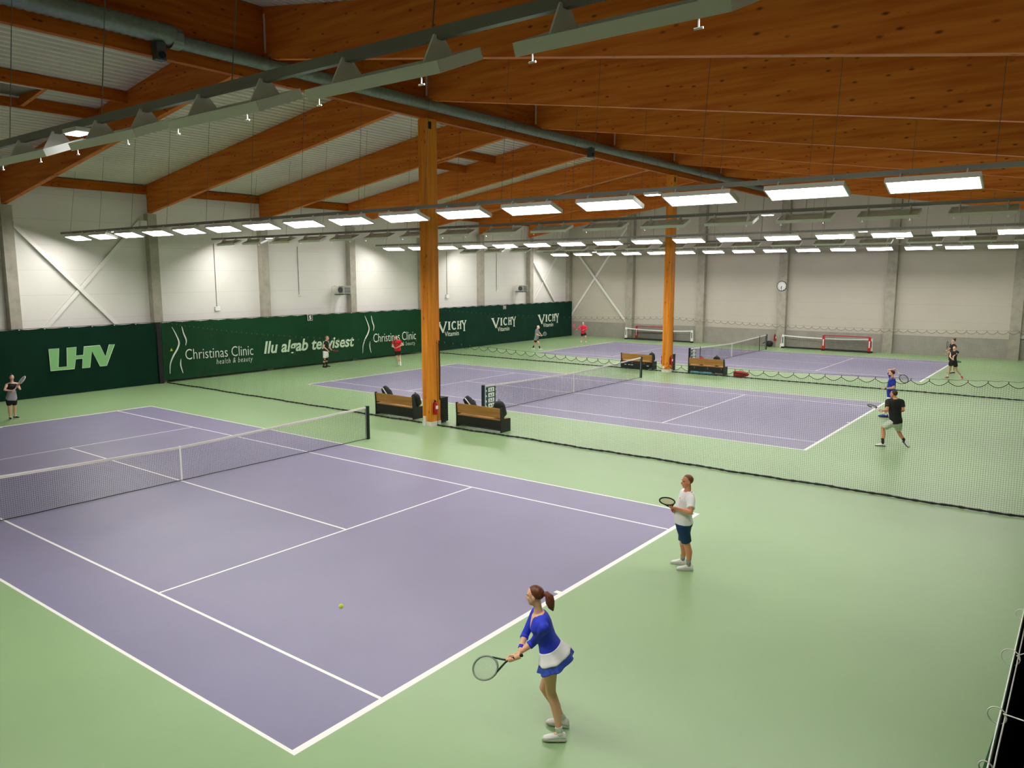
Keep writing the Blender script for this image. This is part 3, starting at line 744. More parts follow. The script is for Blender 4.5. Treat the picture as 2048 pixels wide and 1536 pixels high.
MB().bar((.16, 46.314, 4.45), (.11, 46.314, 4.28), .035, .004, up=(0, 1, 0)).build('hour_hand', BLACK, t)
t = thing('equipment_sack', 'round black sack on the floor by the back wall, below the extinguisher', 'bag', (-.55, 46.35, 0))
blob(MB(), (-.55, 46.35, .22), (.26, .2, .22), 2.3).build('body', BLACK, t, smooth=True)
MB().tube([(-.6, 46.25, .42), (-.85, 46.2, .3), (-1.0, 46.15, .22)], .03, 6).build('drawstring', BLACK, t)
o = MB().box((.28, 46.2, 0), (.44, 46.36, .28)).build('white_box', LINEW, bevel=.01); tag(o, 'small white box on the floor at the foot of the clock column', 'box')
def heater(y, z, label, yc):
    t = thing('unit_heater', label, 'heater', (-17.9, y, z), 'unit heaters on the left wall')
    MB().box((-18.1, y - .02, z - .24), (-17.66, y + .58, z + .24)).build('casing', mat('heater grey', 'b0aea4', .5), t)
    mb = MB()
    for k in range(6): mb.box((-17.66, y + .06, z - .2 + k * .07), (-17.64, y + .52, z - .165 + k * .07))
    mb.build('louvre', GREYST, t)
    MB().tube([(-17.9, y - .02, z), (-17.9, y - .1, z)], .17, 16).build('fan_guard', GREYST, t)
    mb = MB()
    for k, dy in enumerate((-.35, -.22)):
        mb.tube([(-18.3, y + dy, 1.3), (-18.3, y + dy, z + .2 - k * .4), (-18.0, y + dy, z + .25 - k * .4), (-18.0, y, z + .15 - k * .3)], .028, 8)
    mb.build('pipe', WHITE, t)
    MB().box((-18.5, y, z - .3), (-17.7, y + .06, z - .24)).box((-18.5, y + .5, z - .3), (-17.7, y + .56, z - .24)).build('wall_bracket', GREYST, t)
heater(20.75, 4.38, 'grey unit heater with pipes on the left wall above the clinic banner', 21.9)
heater(38.95, 4.2, 'grey unit heater with pipes on the left wall above the far teal banner', 40.7)
def wall_box(y, z, ztop, label, sz=.14):
    t = thing('wall_sensor_box', label, 'wall box', (XL, y, z), 'white boxes with cables on the left wall')
    MB().box((XL, y - sz, z - sz * .8), (XL + .12, y + sz, z + sz * .8)).build('housing', LINEW, t, bevel=.02)
    MB().tube([(XL + .03, y, z + sz * .8), (XL + .03, y, ztop)], .014, 5).build('cable', BLACK, t)
wall_box(12.8, 3.52, 6.9, 'white box with long cable on the left wall above the clinic emblem')
wall_box(18.1, 4.1, 6.9, 'small white box with cable on the left wall, left of the heater', .07)
wall_box(30.9, 3.75, 6.9, 'white box with cable on the left wall just right of the first post', .16)
wall_box(36.6, 4.05, 6.9, 'small white box with cable above the middle emblem of the teal banner', .07)
t = thing('wall_floodlight', 'small white floodlight on the first full column of the left wall', 'lamp', (-18.1, 8.9, 7.75))
MB().box((-18.12, 8.72, 7.6), (-17.9, 9.02, 7.85)).build('housing', WHITE, t, bevel=.02)
MB().bar((-18.15, 9.0, 7.7), (-18.0, 8.9, 7.9), .05, .05).build('bracket', WHITE, t)
for x, z, lb in ((-6.1, 7.4, 'small white square sensor high on the second back wall column'), (-12.3, 7.6, 'small white square sensor high on the first back wall column')):
    o = MB().box((x - .12, 46.3, z), (x + .12, 46.38, z + .24)).build('wall_sensor', LINEW, bevel=.01); tag(o, lb, 'sensor')
# ------------------------------------------------------------------ curtain below the gallery at the right
XC = 18.37
t = thing('side_curtain', 'dark green side curtain with black back at the lower right corner', 'curtain', (XC, 0, 0))
mb = MB(); ny = 90; nz = 14; y0, y1 = YN + .5, 46.0
for j in range(nz + 1):
    z = 3.0 * j / nz
    for i in range(ny + 1):
        y = y0 + (y1 - y0) * i / ny
        d = 3.0 - z
        bul = .19 * math.exp(-((y + 7.05) / .6) ** 2) * min(1, d / .15) * math.exp(-d * .3)
        mb.v.append((XC + .012 * math.sin(y * 3.1 + z) * min(1, d * 3) - bul, y, z - .02 * abs(math.sin(y * PI / .9)) * (j == nz)))
f0 = []
for j in range(nz):
    for i in range(ny):
        a = j * (ny + 1) + i; f0.append((a, a + ny + 1, a + ny + 2, a + 1))
mb.f = list(f0); mb.m = [0] * len(f0); o = len(mb.v)
mb.v += [(v[0] + .012, v[1], v[2]) for v in mb.v]
mb.f += [tuple(o + k for k in reversed(f)) for f in f0]; mb.m += [1] * len(f0)
e = [nz * (ny + 1) + i for i in range(ny + 1)]
for i in range(ny): mb.f.append((e[i], o + e[i], o + e[i + 1], e[i + 1])); mb.m.append(0)
CB = mat('curtain back', '070807', .9, spec=.05)
mb.build('cloth', [BANG, CB], t, smooth=True)
CORD = mat('white cord', 'eceee6', .7)
mb = MB(); pts = [(XC + .006, y0 + (y1 - y0) * i / 120, 3.03 - .015 * abs(math.sin(i * .9))) for i in range(121)]
mb.tube(pts, .0045, 6); mb.build('top_rope', CORD, t)
MB().tube([(p[0] + .02, p[1], p[2] - .04) for p in pts], .004, 6).build('hem_cord', CORD, t)
def loop(y, r, tail, lb):
    pts = [(XC + .005 + r * math.cos(a) * 1.0 - r * .3, y + .02 * math.sin(a * .5), 3.0 + r * math.sin(a)) for a in [k * PI / 8 for k in range(17)]]
    pts += [(XC + .02, y + .01, 3.02), tuple(tail)]
    MB().tube(pts, .0035, 6).build('tie_cord', CORD, t)
loop(-5.0, .05, (19.0, -4.6, 3.3), '')
loop(-5.78, .045, (18.99, -6.4, 3.3), '')
loop(-6.32, .03, (XC + .03, -6.3, 2.95), '')
loop(-4.25, .035, (XC + .06, -4.2, 2.98), '')
# ------------------------------------------------------------------ people (body = one remeshed surface, clothing and hair its children)
def V3(t): return Vector(t)
def lerp(a, b, u): return a + (b - a) * u
def remesh_object(name, mb, m, parent, voxel, smooth=4, classify=None):
    org = parent.location
    me = bpy.data.meshes.new('tmp'); me.from_pydata([tuple(Vector(v) - org) for v in mb.v], [], mb.f); me.update()
    ob = bpy.data.objects.new('tmp', me); COL.objects.link(ob)
    md = ob.modifiers.new('r', 'REMESH'); md.mode = 'VOXEL'; md.voxel_size = voxel; md.adaptivity = 0
    me2 = eval_mesh(ob); bpy.data.objects.remove(ob); bpy.data.meshes.remove(me)
    bm = bmesh.new(); bm.from_mesh(me2)
    for _ in range(smooth): bmesh.ops.smooth_vert(bm, verts=bm.verts, factor=.5, use_axis_x=True, use_axis_y=True, use_axis_z=True)
    bm.to_mesh(me2); bm.free()
    me2.name = name
    ms = m if isinstance(m, (list, tuple)) else [m]
    me2.materials.clear()
    for q in ms: me2.materials.append(q)
    me2.polygons.foreach_set('use_smooth', [True] * len(me2.polygons))
    if classify:
        me2.polygons.foreach_set('material_index', [classify(p.center + org) for p in me2.polygons])
    me2.update()
    o = bpy.data.objects.new(name, me2); COL.objects.link(o); o.parent = parent
    return o
TORSO_M = [(-.24, .040, .045, 0), (-.13, .086, .060, -.006), (0, .097, .067, -.008), (.2, .091, .060, 0), (.4, .086, .057, .003), (.6, .094, .064, .005), (.8, .103, .066, .003), (.92, .088, .054, -.003), (1.0, .048, .040, -.004)]
TORSO_F = [(-.24, .040, .045, 0), (-.13, .090, .063, -.008), (0, .100, .068, -.010), (.2, .086, .056, 0), (.4, .073, .050, .002), (.6, .080, .058, .006), (.74, .089, .067, .010), (.86, .088, .056, .002), (.94, .074, .046, -.003), (1.0, .040, .036, -.004)]
class Fig:
    def __init__(s, J, H, fem=False, belly=0.0, detail=.006):
        for k, v in J.items():
            setattr(s, k, [V3(p) for p in v] if k == 'rk' else V3(v))
        s.H = H; s.fem = fem; s.belly = belly; s.vx = detail; s.far = detail > .008; s.loose = 0
        s.up = (s.neck - s.pelvis).normalized()
        s.hl = (s.HL - s.HR).normalized(); s.sl = (s.SL - s.SR).normalized()
    def frame(s, t):
        l = lerp(s.hl, s.sl, max(0, min(1, t))); l = (l - s.up * l.dot(s.up)).normalized(); return l, l.cross(s.up).normalized()
    def sec(s, t):
        T = TORSO_F if s.fem else TORSO_M
        for i in range(len(T) - 1):
            if T[i][0] <= t <= T[i + 1][0]:
                u = (t - T[i][0]) / (T[i + 1][0] - T[i][0]); return [T[i][k] + (T[i + 1][k] - T[i][k]) * u for k in (1, 2, 3)]
        return list(T[-1][1:])
    def ring(s, t, infl=0.0, n=24, e=2.4, wmul=1.0):
        a, b, o = s.sec(t); a = max(a, s.loose if t > -.2 and t < .85 else 0); bl = s.belly * math.exp(-((t - .32) / .28) ** 2)
        l, f = s.frame(t); c = lerp(s.pelvis, s.neck, t) + f * (o * s.H + bl * .5)
        a = a * s.H * wmul + infl; b = b * s.H + infl + bl * .5; out = []
        for k in range(n):
            g = 2 * PI * k / n; cx, sx = math.cos(g), math.sin(g)
            out.append(c + l * a * math.copysign(abs(cx) ** (2 / e), cx) + f * b * math.copysign(abs(sx) ** (2 / e), sx))
        return out
    def torso(s, mb, t0, t1, infl, n=14, hem=0.0):
        mb.loft([s.ring(t0 + (t1 - t0) * i / n, infl + hem * max(0, 1 - i / n * 3)) for i in range(n + 1)])
    def arm_path(s, sd):
        S, E, W = getattr(s, 'S' + sd), getattr(s, 'E' + sd), getattr(s, 'W' + sd); return S, E, W
    def arm(s, mb, sd, infl=0.0, upto=2.0, k=1.0):
        S, E, W = s.arm_path(sd); H = s.H * (.88 if s.fem else 1.0) * k
        prof = [(0, .034), (.15, .035), (.45, .030), (.8, .025), (1.0, .0245), (1.2, .0265), (1.5, .0215), (1.8, .017), (2.0, .0155)]
        pts, rs = [], []
        for u, r in prof:
            if u > upto: break
            pts.append(lerp(S, E, u) if u <= 1 else lerp(E, W, u - 1)); rs.append(r * H + infl)
        if pts and upto < 2 and prof[len(pts) - 1][0] < upto - .01:
            pts.append(lerp(S, E, upto) if upto <= 1 else lerp(E, W, upto - 1)); rs.append(rs[-1])
        mb.tube(pts, rs, 14)
        c0 = s.neck - s.up * .02 * s.H
        mb.tube([lerp(c0, S, .25), lerp(c0, S, .7), S], [.030 * s.H + infl, .032 * s.H + infl * .7, .031 * H + infl * .6], 14); mb.ball(S, .034 * H + infl * .6)
    def leg(s, mb, sd, infl=0.0, u0=0.0, upto=2.0, loose=0.0):
        Hp, K, A = getattr(s, 'H' + sd), getattr(s, 'K' + sd), getattr(s, 'A' + sd); H = s.H * (.97 if s.fem else 1)
        prof = [(0, .056, 0), (.2, .055, 0), (.5, .047, 0), (.8, .037, 0), (1.0, .034, .0), (1.12, .033, -.004), (1.35, .0345, -.012), (1.6, .027, -.007), (1.85, .021, 0), (2.0, .0205, 0)]
        toe = (getattr(s, 'T' + sd) - A); toe.z = 0; toe = toe.normalized() if toe.length > 1e-4 else s.front
        pts, rs = [], []
        def at(u): return lerp(Hp, K, u) if u <= 1 else lerp(K, A, u - 1)
        for u, r, b in prof:
            if u < u0: continue
            if u > upto: break
            pts.append(at(u) + toe * b * H); rs.append(r * H + infl + loose * max(0, u))
        if upto < 2 and (not pts or True):
            for i in range(len(prof) - 1):
                if prof[i][0] <= upto < prof[i + 1][0]:
                    q = (upto - prof[i][0]) / (prof[i + 1][0] - prof[i][0]); r = prof[i][1] + (prof[i + 1][1] - prof[i][1]) * q
                    pts.append(at(upto)); rs.append(r * H + infl + loose * upto)
        if u0 > 0:
            for i in range(len(prof) - 1):
                if prof[i][0] <= u0 < prof[i + 1][0]:
                    q = (u0 - prof[i][0]) / (prof[i + 1][0] - prof[i][0]); r = prof[i][1] + (prof[i + 1][1] - prof[i][1]) * q
                    pts.insert(0, at(u0)); rs.insert(0, r * H + infl)
        mb.tube(pts, rs, 16)
    def headframe(s):
        f = s.face.normalized(); u = Vector((0, 0, 1)) * .85 + (s.head - s.neck).normalized() * .15; u = (u - f * u.dot(f)).normalized(); return u.cross(f) * -1, f, u
    def headmesh(s, mb):
        X, f, u = s.headframe(); k = s.H / 1.78 * (1.03 if s.far else 1.0); h = s.head
        ax = (X, f, u)
        mb.ball(h + (u * .028 - f * .014) * k, (.075 * k, .097 * k, .088 * k), 24, 16, axes=ax)
        mb.ball(h + (u * -.040 + f * .026) * k, (.057 * k, .064 * k, .080 * k), 20, 14, axes=ax)
        mb.ball(h + (u * -.098 + f * .058) * k, (.026 * k, .024 * k, .020 * k), 12, 8, axes=ax)
        for q in (-1, 1):
            mb.ball(h + (X * q * .036 + u * -.022 + f * .066) * k, (.022 * k, .02 * k, .022 * k), 10, 8, axes=ax)
            mb.ball(h + (X * q * .030 + u * .022 + f * .075) * k, (.024 * k, .014 * k, .010 * k), 10, 8, axes=ax)
            mb.ball(h + (X * q * .076 + u * -.012 - f * .008) * k, (.010 * k, .018 * k, .031 * k), 10, 8, axes=ax)
        mb.tube([h + (u * .012 + f * .084) * k, h + (u * -.016 + f * .100) * k, h + (u * -.032 + f * .108) * k, h + (u * -.040 + f * .092) * k], [.008 * k, .011 * k, .014 * k, .010 * k], 10)
        mb.ball(h + (u * -.062 + f * .084) * k, (.022 * k, .010 * k, .009 * k), 10, 8, axes=ax)
        r = .047 if s.fem else .056
        mb.tube([s.neck - s.up * .03, lerp(s.neck, h, .35) - f * .008, h + (u * -.05 - f * .018) * k], [r * 1.25, r, r * .98], 16)
    def face_class(s, p):
        X, f, u = s.headframe(); k = s.H / 1.78; d = p - s.head; x, y, z = d.dot(X) / k, d.dot(f) / k, d.dot(u) / k
        if y < .045: return 0
        ax = abs(x)
        if ((ax - .031) / .014) ** 2 + ((z - .004) / .007) ** 2 < 1: return 1
        if ((ax - .031) / .019) ** 2 + ((z - .024) / .0045) ** 2 < 1: return 1
        if (x / .024) ** 2 + ((z + .062) / .008) ** 2 < 1 and y > .07: return 2
        return 0
    def hair(s, parent, m, style='short', thick=.010):
        X, f, u = s.headframe(); k = s.H / 1.78 * (1.03 if s.far else 1.0); c = s.head + (u * .030 - f * .014) * k; mb = MB(); nu, nv = 36, 24; o = 0
        def sst(a): a = max(0, min(1, a)); return a * a * (3 - 2 * a)
        vs = []
        for i in range(nv + 1):
            th = PI * i / nv
            for j in range(nu):
                a = 2 * PI * j / nu; x, y, z = math.sin(th) * math.cos(a), math.sin(th) * math.sin(a), math.cos(th)
                lim = -.75 if y < -.25 else (-.75 + (y + .25) / .45 * .75 if y < .2 else (0 + (y - .2) / .3 * .62 if y < .5 else .62))
                if style == 'cap': lim = max(-.5, lim - .15)
                if style == 'receding': lim += .12 if y > .2 else 0
                w_ = sst((z - lim) / .18)
                R = .90 + w_ * (.115 + thick) + (.012 * math.sin(a * 9 + th * 5) * w_ if style != 'cap' else 0)
                vs.append(c + (X * x * .076 + f * y * .098 + u * (z * .090 - .002)) * k * R)
        mb.v = vs
        for i in range(nv):
            for j in range(nu): mb.f.append((i * nu + j, (i + 1) * nu + j, (i + 1) * nu + (j + 1) % nu, i * nu + (j + 1) % nu)); mb.m.append(0)
        if style == 'pony':
            b = c + (-f * .098 - u * .01) * k
            mb.tube([b + f * .02, b - f * .03 + u * .004, b - f * .06 - u * .03, b - f * .065 - u * .09, b - f * .075 - u * .15, b - f * .09 - u * .19], [.024, .034, .050, .052, .036, .008], 12)
            mb.ball(b - f * .012, .026)
        if style == 'bun': mb.ball(c + (-f * .075 + u * .075) * k, .045 * k)
        o_ = mb.build('cap' if style == 'cap' else 'hair', m, parent, smooth=True)
        return o_
    def hand_grip(s, mb, sd, G, g, r=.017):
        E, W = getattr(s, 'E' + sd), getattr(s, 'W' + sd); fr = .011 if s.far else .0088
        a = G - W; a = a - g * a.dot(g)
        if a.length < 1e-3: a = s.front - g * s.front.dot(g)
        a.normalize(); b = g.cross(a) * (1 if sd == 'R' else -1)
        pc = G - a * (r + .014); lon = (pc - W); lon = lon.normalized() if lon.length > 1e-3 else a
        mb.tube([W, lerp(W, pc, .5), pc], [.0155 * s.H * (.88 if s.fem else 1), .022, .026], 12)
        mb.ball(pc, (.042, .017, .040), 14, 10, axes=(g, a, b))
        for off, ln in ((-.032, 240), (-.011, 275), (.010, 285), (.031, 265)):
            pts = []
            for q in range(9):
                ph = math.radians(25 + (ln - 25) * q / 8); pts.append(G + g * off + (-a * math.cos(ph) + b * math.sin(ph)) * (r + fr))
            mb.tube(pts, [fr * 1.1, fr * 1.1, fr, fr * 1.05, fr, fr * .95, fr * .95, fr * .9, fr * .75], 8)
        pts = [pc + g * .02 - b * .012]
        for q in range(6):
            ph = math.radians(-35 - 130 * q / 5); pts.append(G + g * (.045 + .012 * q / 5) + (-a * math.cos(ph) + b * math.sin(ph)) * (r + fr))
        mb.tube(pts, [fr * 1.5, fr * 1.35, fr * 1.2, fr * 1.15, fr * 1.1, fr, fr * .8], 8)
    def hand_free(s, mb, sd, curl=.5, pn=None):
        E, W = getattr(s, 'E' + sd), getattr(s, 'W' + sd); d = (W - E).normalized(); fr = .011 if s.far else .0086; k = .9 if s.fem else 1
        pn = pn or -s.up; pn = (pn - d * pn.dot(d)).normalized(); lat = d.cross(pn) * (1 if sd == 'L' else -1)   # towards the thumb
        mb.tube([W, W + d * .03], [.0155 * s.H * k, .024], 10)
        mb.ball(W + d * .052 * k, (.041 * k, .050 * k, .016), 14, 10, axes=(lat, d, pn))
        for off, ln in ((.030, .072), (.010, .082), (-.011, .077), (-.031, .060)):
            p = W + d * .09 * k + lat * off * k; pts = [p - d * .02, p]; dd = d.copy()
            for q in range(3):
                an = curl * (.5 + .35 * q); dd = (dd * math.cos(an) + pn * math.sin(an)).normalized(); p = p + dd * ln * k * (.45, .32, .23)[q]; pts.append(p)
            mb.tube(pts, [fr * 1.1, fr * 1.1, fr, fr * .95, fr * .75], 8)
        p = W + d * .025 + lat * .034 * k; pts = [p - lat * .01, p + (d * .6 + lat * .6 + pn * .3) * .035, p + (d * .8 + lat * .55 + pn * .45) * .062 * k, p + (d * 1.0 + lat * .4 + pn * .6) * .08 * k]
        mb.tube(pts, [fr * 1.5, fr * 1.3, fr * 1.1, fr * .8], 8)
    def shoe(s, parent, sd, m, ms, pitch=None):
        A, T = getattr(s, 'A' + sd), getattr(s, 'T' + sd); d = (T - A); sl = d.z / max(1e-4, math.hypot(d.x, d.y)); dh = Vector((d.x, d.y, 0)).normalized()
        p = 0.0 if sl > -.6 else -math.atan(-sl) + .35
        dd = dh * math.cos(p) + Vector((0, 0, 1)) * math.sin(p); n = (Vector((0, 0, 1)) * math.cos(p) - dh * math.sin(p)); lat = dd.cross(n)
        k = s.H / 1.78 * (.94 if s.fem else 1.0); base = A - n * .088 * k; heel = base - dd * .075 * k; L = .29 * k
        zmin = min((heel + dd * L).z, heel.z)
        if zmin < .003: heel = heel + Vector((0, 0, .003 - zmin))
        U = [(0, .024, .070), (.04, .035, .098), (.15, .040, .112), (.30, .041, .112), (.45, .043, .092), (.62, .048, .074), (.8, .047, .060), (.93, .036, .048), (1.0, .014, .032)]
        rings = []
        for q, wd, ht in U:
            c = heel + dd * L * q; wd *= k; ht *= k; ring = []
            for i in range(14):
                g = 2 * PI * i / 14; cx, sx = math.cos(g), math.sin(g)
                ring.append(c + lat * wd * math.copysign(abs(cx) ** .75, cx) * (1 - .25 * max(0, sx)) + n * (.012 + (ht - .012) * (sx * .5 + .5)))
            rings.append(ring)
        sh = MB().loft(rings).build('shoe', m, parent, smooth=True)
        rings = []
        for q, wd, ht in U:
            c = heel + dd * L * (q * 1.02 - .01); wd = wd * k + .004; ring = [c + lat * wd * math.cos(2 * PI * i / 14) * 1.0 + n * (.024 if math.sin(2 * PI * i / 14) > 0 else 0.0) for i in range(14)]
            rings.append(ring)
        MB().loft(rings).build('sole', ms, sh)
        if not s.far:
            mb = MB()
            for q in range(4):
                c = heel + dd * L * (.42 + .075 * q) + n * (.086 - .0125 * q) * k
                mb.tube([c - lat * .022, c + n * .004, c + lat * .022], .0035, 5)
            mb.build('lace', m if m is not None else LINEW, sh)
        return sh
    def skin(s, parent, m, handL, handR):
        mb = MB(); s.torso(mb, -.24, 1.0, 0); s.headmesh(mb)
        for sd in 'LR':
            s.arm(mb, sd); s.leg(mb, sd)
            A, T = getattr(s, 'A' + sd), getattr(s, 'T' + sd); mb.ball(A, .0215 * s.H, 12, 8); mb.tube([A, lerp(A, T, .3)], [.02 * s.H, .014 * s.H], 10)
        for sd, hd in (('L', handL), ('R', handR)):
            if hd[0] == 'grip': s.hand_grip(mb, sd, *hd[1:])
            else: s.hand_free(mb, sd, *hd[1:])
        return remesh_object('body', mb, [m, mat('eye and brow', '3a241a', .5), mat('lips', 'a8564a', .5)], parent, s.vx, 3 if s.far else 4, s.face_class if not s.far else None)
    def shirt(s, parent, m, sleeve=.6, hem=-.06, infl=.013, name='shirt', classify=None, neckt=.985):
        mb = MB(); s.loose = 0 if s.fem else (.093 if s.belly < .06 else .084); s.torso(mb, hem, neckt, infl, hem=.008); s.loose = 0
        if sleeve:
            for sd in 'LR': s.arm(mb, sd, infl * (1.1 if sleeve < 1 else .75), sleeve)
        return remesh_object(name, mb, m, parent, s.vx * 1.25, 4, classify)
    def shorts(s, parent, m, length=.7, top=.1, infl=.014, loose=.016):
        mb = MB(); s.torso(mb, -.22, top, infl + .004, 8); mb.ball(lerp(s.pelvis, s.neck, -.17), .052 * s.H + infl)
        for sd in 'LR': s.leg(mb, sd, infl, 0, length, loose)
        return remesh_object('shorts', mb, m, parent, s.vx * 1.25, 4)
    def sock(s, parent, sd, m, u0=1.7):
        mb = MB(); s.leg(mb, sd, .004, u0, 2.0); A = getattr(s, 'A' + sd); mb.ball(A, .0215 * s.H + .004, 12, 8); mb.build('sock', m, parent, smooth=True)
    def band(s, parent, name, m, a, b, r):
        MB().tube([a, b], r, 16).build(name, m, parent)
def racket(label, butt, g, n, frame_m, string_m, grip_m, far=False, throat_m=None):
    """butt end, axis towards the head, face normal"""
    g = g.normalized(); n = (n - g * n.dot(g)).normalized(); b = g.cross(n)
    t = thing('tennis_racket', label, 'racket', tuple(butt), None)
    c = butt + g * .515
    el = [c + g * .17 * math.cos(a) + b * .128 * math.sin(a) for a in [2 * PI * k / 48 for k in range(48)]]
    fr = .0125 if not far else .015
    MB().tube(el, fr, 8, closed=True).build('frame', frame_m, t, smooth=True)
    mb = MB()
    for q in (-1, 1): mb.tube([butt + g * .20, butt + g * .25 + b * q * .02, c - g * .128 + b * q * .085], [.013, .011, fr * .95], 8)
    mb.build('throat', throat_m or frame_m, t, smooth=True)
    h = MB().tube([butt, butt + g * .012, butt + g * .02, butt + g * .20], [.019, .019, .0165, .0155], 8).build('grip', grip_m, t)
    mb = MB(); sp = .0125 if not far else .02; rr = .0011 if not far else .002
    x = -.12
    while x <= .12:
        hh = .168 * math.sqrt(max(0, 1 - (x / .127) ** 2)); mb.tube([c + b * x - g * hh, c + b * x + g * hh], rr, 4, cap=False); x += sp
    x = -.16
    while x <= .16:
        hh = .127 * math.sqrt(max(0, 1 - (x / .169) ** 2)); mb.tube([c + g * x - b * hh, c + g * x + b * hh], rr, 4, cap=False); x += sp
    mb.build('string_bed', string_m, t)
    return t
